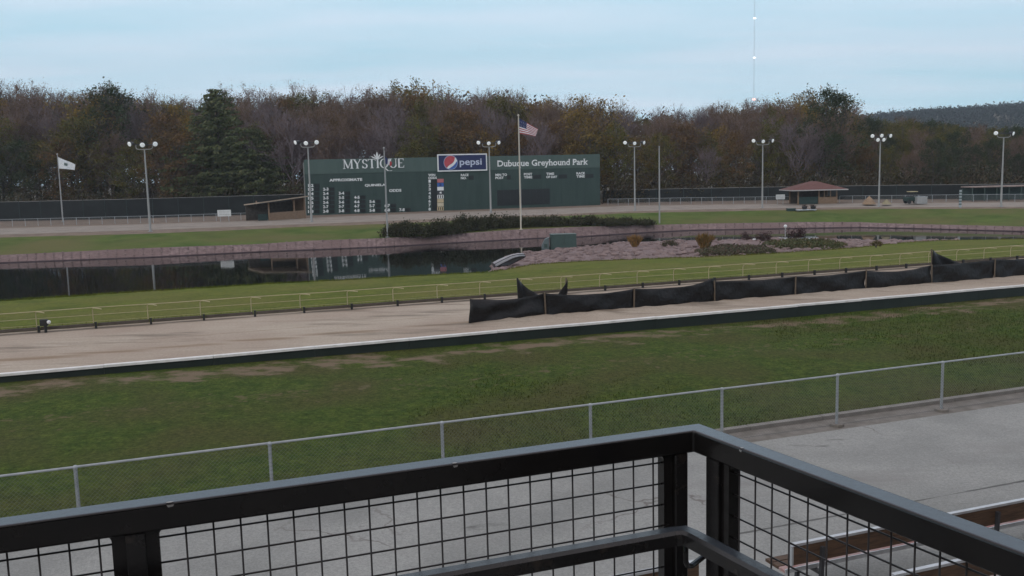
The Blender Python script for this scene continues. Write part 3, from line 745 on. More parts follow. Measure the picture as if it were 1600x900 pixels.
hill = struct(mb.build('hill', M_rough, smooth=True)); hv = mb.v
mb = MB()
for _ in range(9000):
    j = random.uniform(0, 7); i = random.uniform(0, nx-1); j0 = int(j); i0 = int(i); p = Vector(hv[j0*(nx+1)+i0]).lerp(Vector(hv[(j0+1)*(nx+1)+i0+1]), j-j0)
    r_ = random.uniform(1.5, 3.2); c_ = p+Vector((random.uniform(-5, 5), random.uniform(-5, 5), r_*.8))
    for _ in range(14): leaf(mb, c_+Vector([random.gauss(0, .55)*r_ for _ in range(3)]), random.uniform(.7, 1.5), 0 if random.random() < .6 else 1)
tag(stuff(mb.build('hill_wood', leafmats((.010, .022, .020), (.016, .026, .024)))), 'far off dark wood covering the low hill on the right', 'woodland')

# ------------------------------------------------------------ scoreboard
BLg = at_depth(479.5, 336, 128); BRg = at_depth(938, 321, 140.5)
z0 = .1; BL = Vector((BLg.x, BLg.y, z0)); BR = Vector((BRg.x, BRg.y, z0))
bu = (BR-BL).normalized(); bn = Vector((bu.y, -bu.x, 0)); bw = (BR-BL).length
if bn.y > 0: bn = -bn
def OB(x, y, off=0.0):
    d = ray(x, y); tt = ((BL+bn*off)-CAM).dot(bn)/d.dot(bn); return CAM+d*tt
def BUV(x, y):
    p = OB(x, y)-BL; return p.dot(bu), p.z
htop = (OB(478, 247).z+OB(937, 243).z)/2-z0; hmid = (OB(478, 270).z+OB(937, 263.5).z)/2-z0
def BP(u, v, off=0): return BL+bu*u+Vector((0, 0, v))+bn*off
board = thing('scoreboard', BL.lerp(BR, .5), 'long dark green greyhound racing scoreboard with white lettering at the far side of the track', 'scoreboard')
def bbox_part(nm, u0, u1, v0, v1, off, th, m, parent=None, label=None):
    pr = parent or board
    return MB().prism([BP(u0, v0, off), BP(u1, v0, off), BP(u1, v1, off), BP(u0, v1, off)], bn, th).build(nm, m, pr, label=label)
bbox_part('board_panel', 0, bw, -.0, hmid, 0, .6, M_bgreen)
bbox_part('header_panel', 0, bw, hmid+.003, htop, .05, .7, M_bhead)
for k in range(1, 14): bbox_part('panel_joint', bw*k/14-.015, bw*k/14+.015, 0.02, hmid-.02, .012, .02, M_dgreen)
mb = MB()
for k in range(15): mb.beam(BP(bw*k/14, -.1, -1.4), BP(bw*k/14, htop-.4, -.75), .2, .2)
mb.build('back_frame', M_pole, board)
def text_mesh(s_, size=1, fat=.018, serifs=False):
    cu = bpy.data.curves.new('t', 'FONT'); cu.body = s_; cu.size = size; cu.resolution_u = 3; cu.offset = fat; cu.extrude = .0
    ob = bpy.data.objects.new('t', cu); COL.objects.link(ob); bpy.context.view_layer.update()
    dg = bpy.context.evaluated_depsgraph_get(); me = bpy.data.meshes.new_from_object(ob.evaluated_get(dg))
    vs = [v.co.copy() for v in me.vertices]; fs = [tuple(p.vertices) for p in me.polygons]
    if serifs:
        ed = {}
        for f in fs:
            for a, b in zip(f, f[1:]+f[:1]): ed[tuple(sorted((a, b)))] = ed.get(tuple(sorted((a, b))), 0)+1
        k = 0
        for (a, b), c_ in ed.items():
            p, q = vs[a], vs[b]
            if c_ == 1 and abs(p.y-q.y) < 1e-3 and .05 < abs(p.x-q.x) < .17:
                up1 = any(v.y > p.y+.02 and min(p.x, q.x)-.01 <= v.x <= max(p.x, q.x)+.01 for v in vs) and p.y < .05
                x0, x1 = min(p.x, q.x)-.06, max(p.x, q.x)+.06; y0, y1 = (p.y, p.y+.045) if up1 else (p.y-.045, p.y)
                o_ = len(vs); k += 1; vs += [Vector((x0, y0, .002*k)), Vector((x1, y0, .002*k)), Vector((x1, y1, .002*k)), Vector((x0, y1, .002*k))]; fs.append((o_, o_+1, o_+2, o_+3))
    bpy.data.objects.remove(ob); bpy.data.curves.remove(cu); bpy.data.meshes.remove(me); return vs, fs
def text_on(s_, x0, x1, yc, hpx, name, m, off=.03, parent=None, serifs=False):
    vs, fs = text_mesh(s_, 1, .035 if hpx < 6 else .018, serifs); ax0 = min(v.x for v in vs); ax1 = max(v.x for v in vs); ay0 = min(v.y for v in vs); ay1 = max(v.y for v in vs)
    u0, v0 = BUV(x0, yc); u1, _ = BUV(x1, yc+(-.0245 if False else 0)); dep = (OB((x0+x1)/2, yc)-CAM).dot(FW); hm = hpx*dep/F
    sx = (u1-u0)/(ax1-ax0); sy = hm/(ay1-ay0); uc, vc = BUV((x0+x1)/2, yc)
    mb = MB(); mb.add([BP(u0+(v.x-ax0)*sx, vc-hm/2+(v.y-ay0)*sy, off+v.z) for v in vs], fs)
    return mb.build(name, m, parent or board)
# serif capitals for the name, built from stems, hairlines and serifs
def serif(ch):
    T, h_ = .16, .05; o = []
    def st(x0, y0, x1, y1, w0): # slanted stroke with horizontal ends
        o.append([(x0-w0/2, y0), (x0+w0/2, y0), (x1+w0/2, y1), (x1-w0/2, y1)])
    def sf(x, y, w0=.3): o.append([(x-w0/2, y), (x+w0/2, y), (x+w0/2, y+h_), (x-w0/2, y+h_)])
    def arc(cx, cy, rx, ry, a0, a1, wt=.15, wn=.05, n_=12):
        for k in range(n_):
            q = []
            for a, inn in ((a0+(a1-a0)*k/n_, 0), (a0+(a1-a0)*(k+1)/n_, 0), (a0+(a1-a0)*(k+1)/n_, 1), (a0+(a1-a0)*k/n_, 1)):
                th_ = wn+(wt-wn)*abs(math.cos(a)); q.append((cx+(rx-inn*th_)*math.cos(a), cy+(ry-inn*th_)*math.sin(a)))
            o.append(q)
    if ch == 'M': st(.12, 0, .14, 1, .06); st(.14, 1, .5, .05, T*.9); st(.5, .05, .86, 1, .07); st(.88, 0, .86, 1, T); sf(.12, 0, .26); sf(.12, .95, .26); sf(.88, 0, .32); sf(.9, .95, .26); w_ = 1.02
    elif ch == 'Y': st(.12, 1, .42, .45, T); st(.42, .45, .74, 1, .07); st(.42, 0, .42, .5, T); sf(.12, .95, .3); sf(.74, .95, .26); sf(.42, 0, .34); w_ = .88
    elif ch == 'S': arc(.3, .74, .26, .26, math.radians(20), math.radians(270), .14, .05); arc(.3, .26, .28, .27, math.radians(90), math.radians(-160), .15, .05); o.append([(.5, .72), (.55, .72), (.55, .98), (.52, .98)]); o.append([(.03, .02), (.06, .02), (.07, .3), (.02, .3)]); w_ = .62
    elif ch == 'T': st(.4, 0, .4, 1, T); o.append([(.02, .94), (.78, .94), (.78, 1), (.02, 1)]); o.append([(.02, .78), (.06, .78), (.09, .95), (.02, .95)]); o.append([(.74, .78), (.78, .78), (.78, .95), (.71, .95)]); sf(.4, 0, .34); w_ = .82
    elif ch == 'I': st(.17, 0, .17, 1, T); sf(.17, 0, .32); sf(.17, .95, .32); w_ = .36
    elif ch == 'Q': arc(.46, .5, .44, .52, 0, 2*math.pi, .16, .05, 24); o.append([(.42, .02), (.62, -.02), (.95, -.34), (.78, -.33)]); o.append([(.78, -.33), (.95, -.34), (1.22, -.34), (1.25, -.28)]); w_ = .95
    elif ch == 'U': st(.16, .3, .16, 1, T); st(.72, .3, .72, 1, .07); sf(.16, .95, .3); sf(.72, .95, .24); arc(.44, .33, .36, .35, math.radians(180), math.radians(360), .15, .05); w_ = .88
    elif ch == 'E': st(.16, 0, .16, 1, T); o.append([(.1, .94), (.64, .94), (.64, 1), (.1, 1)]); o.append([(.1, 0), (.68, 0), (.68, .06), (.1, .06)]); o.append([(.1, .49), (.5, .49), (.5, .55), (.1, .55)]); o.append([(.6, .78), (.64, .78), (.64, .95), (.57, .95)]); o.append([(.6, .05), (.66, .05), (.7, .24), (.66, .24)]); w_ = .72
    return o, w_
word = 'MYSTIQUE'; tot = sum(serif(c_)[1] for c_ in word)
u0, _ = BUV(535.5, 255); u1, _ = BUV(631.5, 255); _, vb = BUV(583, 262.8); _, vt = BUV(583, 248.5); sx = (u1-u0)/tot; sy = vt-vb
xx = u0
for ch in word:
    o_, w_ = serif(ch); mb = MB()
    for k, q in enumerate(o_): mb.prism([BP(xx+a*sx, vb+b_*sy, .17+.0013*k) for a, b_ in q], bn, .06)
    mb.build('letter', M_white, board); xx += w_*sx
# lotus emblem: five pointed petals standing above the header
uc, vc = BUV(589, 249); px_ = (u1-u0)/96
em = None
for k, (ang, ln, wd_) in enumerate([(0, 12, 3.0), (30, 10.5, 2.1), (-30, 10.5, 2.1), (60, 12, 1.9), (-60, 12, 1.9)]):
    a = math.radians(ang); dx, dy = math.sin(a), math.cos(a); sxn, syn = math.cos(a), -math.sin(a); q = []
    for t_, ww in ((0, .12), (.3, .75), (.55, 1), (.8, .62), (1, 0), (.8, -.62), (.55, -1), (.3, -.75), (0, -.12)):
        q.append((dx*ln*t_+sxn*ww*wd_*.5, dy*ln*t_*(1-.15*abs(dx))+syn*ww*wd_*.5))
    q = [(a_*px_+uc, b_*px_+vc) for a_, b_ in q][::-1]
    MB().prism([BP(a_, b_, .24+.012*k) for a_, b_ in q], bn, .05).build('emblem_petal', M_white, board)
text_on('Dubuque Greyhound Park', 777, 918.5, 255.5, 12.5, 'lettering', M_white, .08, None, True)
text_on('APPROXIMATE', 514.5, 566, 281, 4.4, 'lettering', M_white)
text_on('QUINIELA', 570, 602.5, 289.5, 4.4, 'lettering', M_white)
text_on('ODDS', 608, 627, 297.6, 4.4, 'lettering', M_white)
cols = [485.5, 509, 533.5, 557.5, 581.5, 605, 628]
rowy = [289.8, 296, 302.8, 309.7, 316.6, 323.4, 330.4]
for c_ in range(7):
    for r_ in range(c_, 7):
        y_ = rowy[r_]-(c_*.45); x_ = cols[c_]
        text_on('%d-%d' % (c_+1, r_+2), x_-4.2, x_+4.2, y_, 4.6, 'odds_number', M_white)
        ua, va = BUV(x_+5.5, y_+2.9); ub, vb_ = BUV(x_+13.5, y_-2.9)
        bbox_part('odds_window', ua, ub, va, vb_, .03, .03, M_disp)
text_on('WIN', 669, 680, 273.4, 3.6, 'lettering', M_white); text_on('ODDS', 669, 682.5, 277.9, 3.6, 'lettering', M_white)
for k in range(8): text_on(str(k+1), 669.5, 673, 283+6.25*k, 4.6, 'dog_number', M_white)
ua, va = BUV(675, 328.5); ub, vb_ = BUV(682, 280.5); bbox_part('win_odds_window', ua, ub, va, vb_, .03, .03, M_disp)
pc = [mat('pink_red', (.50, .16, .17), rough=.6), M_blue, M_white, mat('charcoal_panel', (.04, .045, .055), rough=.6), M_white, M_creamp, mat('cream_panel', (.62, .54, .40), rough=.6), M_creamp]
for k in range(8):
    y0, y1 = 279.3+6.25*k, 279.3+6.25*(k+1)-.25
    ua, va = BUV(683.3, y1); ub, vb_ = BUV(693, y0)
    bp_ = bbox_part('dog_colour', ua, ub, va, vb_, .04, .03, pc[k])
    if k in (4, 7):
        n_ = 3
        for j in range(n_):
            bbox_part('stripe', ua+(ub-ua)*(.14+.3*j), ua+(ub-ua)*(.14+.3*j+.14), va+.06, vb_-.06, .055, .01, M_black, bp_)
    if k in (1, 3): text_on(str(k+1), 686, 690, (y0+y1)/2, 3.6, 'numeral', M_white if k == 3 else M_navy, .06, bp_)
for l1, l2, xc, yc, wd_, bx0, bx1 in [('RACE', 'NO.', 726, 275.8, 12, 732, 740), ('MIN TO', 'POST', 783, 275.5, 18, 792, 798), ('POST', 'TIME', 825, 274.5, 13, 833, 845), ('TIME', 'OF DAY', 862, 274, 17, 873, 886), ('RACE', 'TIME', 907, 273.2, 13, 914.5, 927)]:
    wa_ = wd_ if len(l1) >= len(l2) else wd_*.72; wb_ = wd_ if len(l2) > len(l1) else wd_*(.72 if len(l2) < len(l1) else 1)
    text_on(l1, xc-wd_/2, xc-wd_/2+wa_, yc-2.4, 3.7, 'lettering', M_white); text_on(l2, xc-wd_/2, xc-wd_/2+wb_, yc+2.4, 3.7, 'lettering', M_white)
    ua, va = BUV(bx0, yc+5); ub, vb_ = BUV(bx1, yc-1.6); bbox_part('display_window', ua, ub, va, vb_, .03, .03, M_disp)
ua, va = BUV(777, 321.5); ub, vb_ = BUV(858.5, 294.5); mbd = bbox_part('message_display', ua, ub, va, vb_, .05, .05, M_disp)
mb = MB()
for k in range(1, 8): u_ = ua+(ub-ua)*k/8; mb.prism([BP(u_-.02, va+.05, .07), BP(u_+.02, va+.05, .07), BP(u_+.02, vb_-.05, .07), BP(u_-.02, vb_-.05, .07)], bn, .015)
mb.build('module_joint', mat('joint_grey', (.02, .02, .022), rough=.5), mbd)
# billboard in front of the header
ua, va = BUV(683.5, 268.3); ub, vb_ = BUV(760, 239.8)
bill = thing('billboard', BP((ua+ub)/2, va, .2), 'white edged blue billboard with a red white and blue globe on the scoreboard header', 'billboard')
bbox_part('border', ua, ub, va, vb_, .25, .18, M_white, bill); mrg = .09*(vb_-va)*.75
bbox_part('blue_panel', ua+mrg, ub-mrg, va+mrg, vb_-mrg, .262, .01, M_navy, bill)
uc, vc = BUV(703.5, 254); rr = (vb_-va)*.40
def disc(u_, v_, r_, f_, off, m, nm, par, n_=40):
    P = []
    for k in range(n_):
        a = 2*math.pi*k/n_; P.append((r_*math.cos(a), r_*math.sin(a)))
    P = [p for p in (f_(p) for p in P)]
    return MB().prism([BP(u_+a, v_+b_, off) for a, b_ in P], bn, .004).build(nm, m, par)
gl = disc(uc, vc, rr*1.06, lambda p: p, .268, mat('globe_ring', (.30, .36, .52), rough=.5), 'globe', bill)
disc(uc, vc, rr*.97, lambda p: p, .274, M_white, 'white_wave', gl)
# red cap: the part of the disc above an S curve, blue: the part below
def cap_pts(sign):
    c0, c1 = math.radians(205), math.radians(42)
    R0 = rr*.97; pts = []
    if sign > 0:
        for k in range(25): a = math.radians(232)+(math.radians(48)-math.radians(232))*k/24; pts.append((R0*math.cos(a), R0*math.sin(a)))
        e = pts[-1]; s_ = pts[0]
        for k in range(1, 12):
            t_ = k/12; x_ = e[0]+(s_[0]-e[0])*t_; y_ = e[1]+(s_[1]-e[1])*t_; b_ = -.20*rr*math.sin(math.pi*t_)-.10*rr*math.sin(2*math.pi*t_); pts.append((x_-b_*.7, y_+b_*.7))
    else:
        for k in range(17): a = math.radians(-112)+(math.radians(12)-math.radians(-112))*k/16; pts.append((R0*math.cos(a), R0*math.sin(a)))
        e = pts[-1]; s_ = pts[0]
        for k in range(1, 10):
            t_ = k/10; x_ = e[0]+(s_[0]-e[0])*t_; y_ = e[1]+(s_[1]-e[1])*t_; b_ = .14*rr*math.sin(math.pi*t_); pts.append((x_+b_*.7, y_-b_*.7))
    return pts
MB().prism([BP(uc+a, vc+b_, .280) for a, b_ in cap_pts(1)][::-1], bn, .004).build('red_wave', mat('globe_red', (.50, .07, .09), rough=.5), gl)
MB().prism([BP(uc+a, vc+b_, .280) for a, b_ in cap_pts(-1)], bn, .004).build('blue_wave', M_blue, gl)
text_on('pepsi', 717.5, 752, 254.5, 13, 'lettering', mat('pale_blue_letters', (.55, .6, .75), rough=.5), .275, bill)

# ------------------------------------------------------------ light masts
def mast(lamps):
    r = bpy.data.objects.new('light_mast', None); COL.objects.link(r)
    hh = 8.4
    MB().tube([(0, 0, -.3), (0, 0, hh)], [.13, .07], 10).build('pole', M_pole, r)
    MB().box((0, 0, .02), (.4, .4, .08)).build('base_plate', M_pole, r)
    MB().tube([(-.85, 0, hh+.25), (-.8, 0, hh+.06), (-.6, 0, hh-.02), (0, 0, hh-.04), (.6, 0, hh-.02), (.8, 0, hh+.06), (.85, 0, hh+.25)], .045, 8).build('bracket', M_pole, r)
    MB().beam((-1.35, .1, hh+.45), (1.35, .1, hh+.45), .1, .1).build('crossarm', M_lampdark, r)
    for xx, zz, aim in lamps:
        c_ = Vector((xx, -.12, hh+zz)); d = Vector((math.sin(aim)*1, -1, -.32)).normalized()
        lh = MB().tube([c_-d*.30, c_-d*.12, c_+d*.1, c_+d*.24], [.10, .16, .24, .26], 12).build('lamp_head', M_lampdark, r)
        MB().tube([c_+d*.242, c_+d*.28], [.245, .18], 12).build('lens', M_lens, lh)
        lh2 = lh
    for sx_ in (-.85, .85): MB().tube([(sx_, 0, hh+.2), (sx_, .08, hh+.45)], .035, 6).build('strut', M_pole, r)
    return r
l3 = [(-1.25, .58, -.5), (-.1, .47, .25), (1.1, .52, .9)]
l5 = [(-1.25, .6, -.3), (0, .62, 0), (1.2, .58, .3), (-.5, .1, -.1), (.28, .1, .1)]
masts = [(228, 229, 235, 362, .3, l3, 'leftmost tall light mast with three lamps left of the shed'), (480, 226, 487, 347, .45, l3, 'light mast with three lamps at the left end of the scoreboard'),
         (765, 226, 767, 333, .6, l3, 'light mast with three lamps in front of the scoreboard right of the billboard'), (988, 226, 992, 329, .5, l3, 'light mast with three lamps just right of the scoreboard'),
         (1187, 223, 1191, 325, .55, l3, 'light mast with three lamps left of the red roofed gazebo'), (1370, 216, 1373, 323, .55, l5, 'light mast with five lamps right of the red roofed gazebo'),
         (1567, 211, 1564, 323, .55, [(-1.15, .55, -.5), (.9, .45, .6)], 'rightmost light mast with two lamps near the edge of the view')]
proto = {}
for k, (tx, ty, bx, by, z_, lm, lab) in enumerate(masts):
    base = surf(bx, by); dep = (base-CAM).dot(FW); hh = (by-ty)*dep/F; key = len(lm)
    if key not in proto:
        proto[key] = m_ = mast(lm); m_['category'] = 'light mast'; m_['group'] = 'light masts round the far side of the track'; o = m_
        o.location = base; o.rotation_euler = (0, 0, random.uniform(-.3, .3)); o['label'] = lab
    else: o = dup(proto[key], base, random.uniform(-.35, .35), 1, lab)
    sc = hh/8.75; o.scale = (sc if key != 5 else sc*.95,)*2+(sc,)

# ------------------------------------------------------------ flagpoles
def flag_mesh(wd_, ht, droop, comp, n=22, m=13, seed=0, tp=.6):
    vs = []
    for i in range(n+1):
        t_ = i/n
        for j in range(m+1):
            v = j/m
            x_ = wd_*t_*comp(v); z_ = -ht*(1-v)*(1-tp*t_)-droop*t_-(.12*droop*t_*t_)*(1-v)
            y_ = .16*math.sin(t_*7+seed+v*1.2)*t_**.5
            vs.append((x_, y_, z_))
    fs = [(i*(m+1)+j, (i+1)*(m+1)+j, (i+1)*(m+1)+j+1, i*(m+1)+j+1) for i in range(n) for j in range(m)]
    return vs, fs
def flagpole(base, hh, m, label, r0=.09):
    t_ = thing('flagpole', base, label, 'flagpole', 'poles on the infield and behind the track')
    MB().tube([base-Vector((0, 0, .3)), base+Vector((0, 0, hh))], [r0, r0*.55], 9).build('pole', m, t_)
    MB().ball(base+Vector((0, 0, hh+.08)), .12, 10, 6).build('finial', m, t_)
    MB().tube([base, base+Vector((0, 0, .08))], .22, 10).build('base_collar', m, t_)
    MB().tube([base+Vector((.12, -.05, 1.0)), base+Vector((.075, -.03, hh*.98))], .008, 4).build('halyard', M_white, t_)
    return t_
def pole_from(tx, ty, bx, by, z_):
    b_ = surf(bx, by); dep = (b_-CAM).dot(FW); return b_, (by-ty)*dep/F, dep
M_w = mat('flag_white', (.75, .77, .8), rough=.8); M_r = mat('flag_red', (.42, .06, .07), rough=.8); M_b = mat('flag_navy', (.02, .03, .11), rough=.8)
# centre: stars and stripes
b_, hh, dep = pole_from(810.5, 184, 814, 359, -.45)
flagpole(b_, hh, M_polecream, 'tall cream flagpole in the middle of the infield flying the striped flag')
ft = b_+Vector((.08, 0, hh-.25)); fl_ = thing('striped_flag', ft, 'red and white striped flag with a blue canton drooping from the tall central pole', 'flag')
vs, fs = flag_mesh(2.05, 1.65, 1.2, lambda v: .85+.15*v, seed=1)
mb = MB(); mb.v = [tuple(Vector(v)+ft) for v in vs]; mb.f = fs; n_, m_ = 22, 13
for i in range(n_):
    for j in range(m_): mb.mi.append(0 if j % 2 == 0 else 1)
sel = [k for k in range(len(fs)) if not (k//m_ < 9 and k % m_ >= 6)]
c2_ = MB(); c2_.v = mb.v; c2_.f = [fs[k] for k in range(len(fs)) if k not in set(sel)]; c2_.mi = [0]*len(c2_.f)
fo = MB(); fo.v = mb.v; fo.f = [fs[k] for k in sel]; fo.mi = [mb.mi[k] for k in sel]
f1 = fo.build('stripes', [M_r, M_w], fl_, smooth=True); c1_ = c2_.build('canton', M_b, fl_, smooth=True)
st_ = MB()
for i in range(5):
    for j in range(4):
        p = Vector(mb.v[(1+2*i if i < 5 else 9)*(m_+1)+7+int(j*1.6)])+Vector((0, -.02, 0)); st_.add([p+Vector((.03*math.cos(a)*(1 if k % 2 else .45), -.005, .03*math.sin(a)*(1 if k % 2 else .45))) for k, a in enumerate([2*math.pi*q/10 for q in range(10)])], [tuple(range(10))])
st_.build('stars', M_w, c1_)
# left: white flag
b_, hh, dep = pole_from(93, 243, 99, 347, .75)
flagpole(b_, hh, M_pole, 'grey flagpole behind the left end of the far track with the white flag')
ft = b_+Vector((.08, 0, hh-.3)); fl_ = thing('white_flag', ft, 'white flag with a small dark emblem on the leftmost pole', 'flag')
vs, fs = flag_mesh(2.3, 1.55, 1.05, lambda v: .9+.1*v, seed=2); mb = MB(); mb.v = [tuple(Vector(v)+ft) for v in vs]; mb.f = fs; mb.mi = [0]*len(fs); mb.build('cloth', M_w, fl_, smooth=True)
es = [k for k in range(len(fs)) if 8 <= k//m_ <= 11 and 5 <= k % m_ <= 8]
ec = MB(); ec.v = [(v[0], v[1]-.02, v[2]) for v in mb.v]; ec.f = [fs[k] for k in es]; ec.mi = [0]*len(es); ec.build('emblem', mat('flag_emblem', (.12, .17, .16), rough=.8), fl_)
# in front of the scoreboard
b_, hh, dep = pole_from(601.5, 234, 605.5, 371, -.55)
flagpole(b_, hh, M_pole, 'grey flagpole in front of the lettering on the scoreboard')
ft = b_+Vector((.07, 0, hh-.75)); fl_ = thing('limp_flag', ft, 'limp blue white and red flag hanging in front of the scoreboard name', 'flag')
vs, fs = flag_mesh(.75, .75, .7, lambda v: .8+.2*v, seed=3); mb = MB(); mb.v = [tuple(Vector(v)+ft) for v in vs]; mb.f = fs
mb.mi = [0 if k//m_ < 9 else 1 if k//m_ < 15 else 2 for k in range(len(fs))]; mb.build('cloth', [M_b, M_w, M_r], fl_, smooth=True)
# flagless pole
b_, hh, dep = pole_from(1028, 231, 1030.5, 349, -.5)
t_ = thing('flagpole', b_, 'bare pale pole without a flag right of the scoreboard on the pond bank', 'flagpole', 'poles on the infield and behind the track')
MB().tube([b_-Vector((0, 0, .3)), b_+Vector((0, 0, hh))], [.10, .07], 9).build('pole', M_pole, t_); MB().tube([b_+Vector((0, 0, hh)), b_+Vector((0, 0, hh+.12))], .085, 9).build('cap', M_pole, t_)

# ------------------------------------------------------------ windscreen fences and low fences
def screen_fence(name, P, ztop, label, m=M_screen, zb=.1, posts=True, rail=True, pst=3.0):
    # P list of (x, ybase): world line; built as straight runs
    pts = [surf(x, y) for x, y in P]; f_ = thing(name, pts[0], label, 'fence')
    for a, b_ in zip(pts, pts[1:]):
        n_ = max(1, int((b_-a).length/pst)); up_ = Vector((0, 0, 1))
        for k in range(n_):
            p, q = a.lerp(b_, k/n_), a.lerp(b_, (k+1)/n_)
            if m:
                d = (q-p).normalized(); nn = Vector((d.y, -d.x, 0)); sgs = []
                MB().beam(p+up_*ztop*.5, q+up_*ztop*.5, .02, ztop-.08).build('screen_panel', m, f_)
            MB().tube([p+Vector((0, -.03, -.1)), p+Vector((0, -.03, ztop+.05))], .035, 6).build('post', M_dgreen if m else M_galv, f_)
        if rail: MB().tube([a+up_*ztop, b_+up_*ztop], .025, 6).build('top_rail', M_pole, f_)
    return f_
screen_fence('windscreen_fence', [(-260, 356.5), (0, 346), (200, 342), (398, 335.5), (478, 333)], 2.8, 'tall black windscreen fence behind the left part of the far track')
screen_fence('windscreen_fence', [(942, 317), (1200, 313), (1400, 311.5), (1700, 311)], 2.05, 'dark windscreen fence behind the far track on the right', pst=4)
def low_fence(P, ztop, label, zb=.72):
    pts = [surf(x, y) for x, y in P]; f_ = thing('low_fence', pts[0], label, 'fence'); up_ = Vector((0, 0, 1))
    mw_ = mat('low_mesh', (.10, .115, .11), (.14, .15, .145), scale=20, rough=.8)
    for a, b_ in zip(pts, pts[1:]):
        n_ = max(1, int((b_-a).length/1.52))
        for k in range(n_):
            p = a.lerp(b_, k/n_); MB().tube([p, p+up_*ztop], .03, 6).build('post', M_galv, f_)
        MB().tube([a+up_*ztop, b_+up_*ztop], .022, 6).build('top_rail', M_galv, f_)
        mb = MB(); L_ = (b_-a).length; s_ = .14
        for k in range(int(L_/s_)):
            for sg in (0, 1):
                p = a.lerp(b_, k*s_/L_); q = a.lerp(b_, min(1, (k*s_+ztop)/L_))
                if sg: p, q = q, p
                mb.tube([p+up_*.03, q+up_*(ztop-.02)], .007, 3, cap=False)
        mb.build('chain_link_mesh', M_wire, f_)
low_fence([(-220, 361), (0, 354.5), (240, 348.5), (396, 343.5)], .92, 'low galvanised mesh fence along the far track left of the shed')
low_fence([(950, 321), (1080, 319), (1232, 317.6)], .95, 'low galvanised mesh fence along the far track between scoreboard and gazebo')
low_fence([(1312, 317), (1500, 315.5), (1700, 315)], .95, 'low galvanised mesh fence along the far track right of the gazebo')

# ------------------------------------------------------------ shed left of the scoreboard
c0 = surf(421, 344.5); c1_ = surf(477, 341)+Vector((0, 0, .0)); sd_ = (c1_-c0).normalized(); sn = Vector((-sd_.y, sd_.x, 0))
sh = thing('shed', c0, 'open fronted tan wooden shed with a sloping roof beside the scoreboard', 'shed')
Ls = (c1_-c0).length; hS = 2.35
def SP(u, d, z): return c0+sd_*u+sn*d+Vector((0, 0, z))
for u, z in ((0, hS-.1), (Ls*.7, hS+.15), (Ls, hS+.3)): MB().beam(SP(u, 0, -.1), SP(u, 0, z), .16, .16, up=Vector((0, 1, 0))).build('post', M_tan, sh)
for u in (0, Ls): MB().beam(SP(u, 3, -.1), SP(u, 3, hS+.1), .14, .14, up=Vector((0, 1, 0))).build('post', M_tan, sh)
MB().prism([SP(0, -.03, 0), SP(Ls, -.03, 0), SP(Ls, -.03, 1.05), SP(0, -.03, .95)], -sn, .05).build('front_boards', M_tan, sh)
MB().prism([SP(-1.6, 2.9, 0), SP(Ls, 2.9, 0), SP(Ls, 2.9, hS-.05), SP(-1.6, 2.9, hS-.5)], -sn, .06).build('back_wall', M_bark, sh)
MB().prism([SP(Ls+.02, 0, 0), SP(Ls+.02, 3, 0), SP(Ls+.02, 3, hS-.0), SP(Ls+.02, 0, hS+.25)], sd_, .05).build('side_wall', M_tan, sh)
rf = MB(); a_, b2, c3, d_ = SP(-1.6, -.55, hS-.14), SP(Ls+.25, -.55, hS+.42), SP(Ls+.25, 3.3, hS+.10), SP(-1.6, 3.3, hS-.42)
up_ = Vector((0, 0, .15)); rf.add([a_, b2, c3, d_, a_+up_, b2+up_, c3+up_, d_+up_], [(3, 2, 1, 0), (4, 5, 6, 7), (0, 1, 5, 4), (1, 2, 6, 5), (2, 3, 7, 6), (3, 0, 4, 7)])
rf.build('roof', mat('shed_roof', (.38, .30, .23), (.30, .235, .18), scale=2, rough=.8), sh)
MB().beam(SP(-1.5, .1, .45), SP(-.05, .1, .45), .05, .8).build('green_board', M_dgreen, sh)

# ------------------------------------------------------------ gazebo
gc = (G(1279, 318.5, .1)); dep = (gc-CAM).dot(FW); k_ = dep/F
gz = thing('gazebo', gc, 'small gazebo with a red hipped roof and tan lower walls across the track', 'gazebo')
W2, D2 = 30*k_, 1.9; eave = 22.5*k_; cx = gc+Vector((-2*k_, D2, 0))
def GP(x_, y_, z_): return cx+Vector((x_, y_, z_))
ex = 43.5*k_; ey = 2.9; rz_ = 35*k_
rv = [GP(-ex, -ey, eave), GP(ex, -ey, eave), GP(ex, ey, eave), GP(-ex, ey, eave), GP(-5*k_, 0, rz_), GP(5*k_, 0, rz_)]
MB().add(rv, [(0, 1, 5, 4), (1, 2, 5), (2, 3, 4, 5), (3, 0, 4), (3, 2, 1, 0)]).build('roof', M_roofred, gz)
mb = MB()
for a_, b2 in ((0, 1), (1, 2), (2, 3), (3, 0)): mb.beam(rv[a_]-Vector((0, 0, .07)), rv[b2]-Vector((0, 0, .07)), .1, .14)
mb.build('fascia', mat('fascia_grey', (.42, .40, .40), rough=.7), gz)
for x_ in (-W2, W2*.08, W2): MB().beam(GP(x_, -D2, -.1), GP(x_, -D2, eave), .16, .16, up=Vector((0, 1, 0))).build('post', M_tan, gz)
for x_ in (-W2, W2): MB().beam(GP(x_, D2, -.1), GP(x_, D2, eave), .16, .16, up=Vector((0, 1, 0))).build('post', M_tan, gz)
for x_ in (W2*.36, W2*.68): MB().beam(GP(x_, -D2, .8), GP(x_, -D2, eave), .12, .12, up=Vector((0, 1, 0))).build('mullion', M_tan, gz)
MB().box(GP(W2*.54, -D2, .45), (W2*.88, .08, .9)).build('front_boards', M_tan, gz)
MB().box(GP(-W2*.46, -D2+.05, .5), (W2*.98, .05, .95)).build('green_screen', M_dgreen, gz)
MB().box(GP(0, D2, 1.1), (W2*1.95, .08, 2.2)).build('back_wall', M_bark, gz)
MB().box(GP(W2, 0, .45), (.08, D2*1.9, .9)).build('side_boards', M_tan, gz)

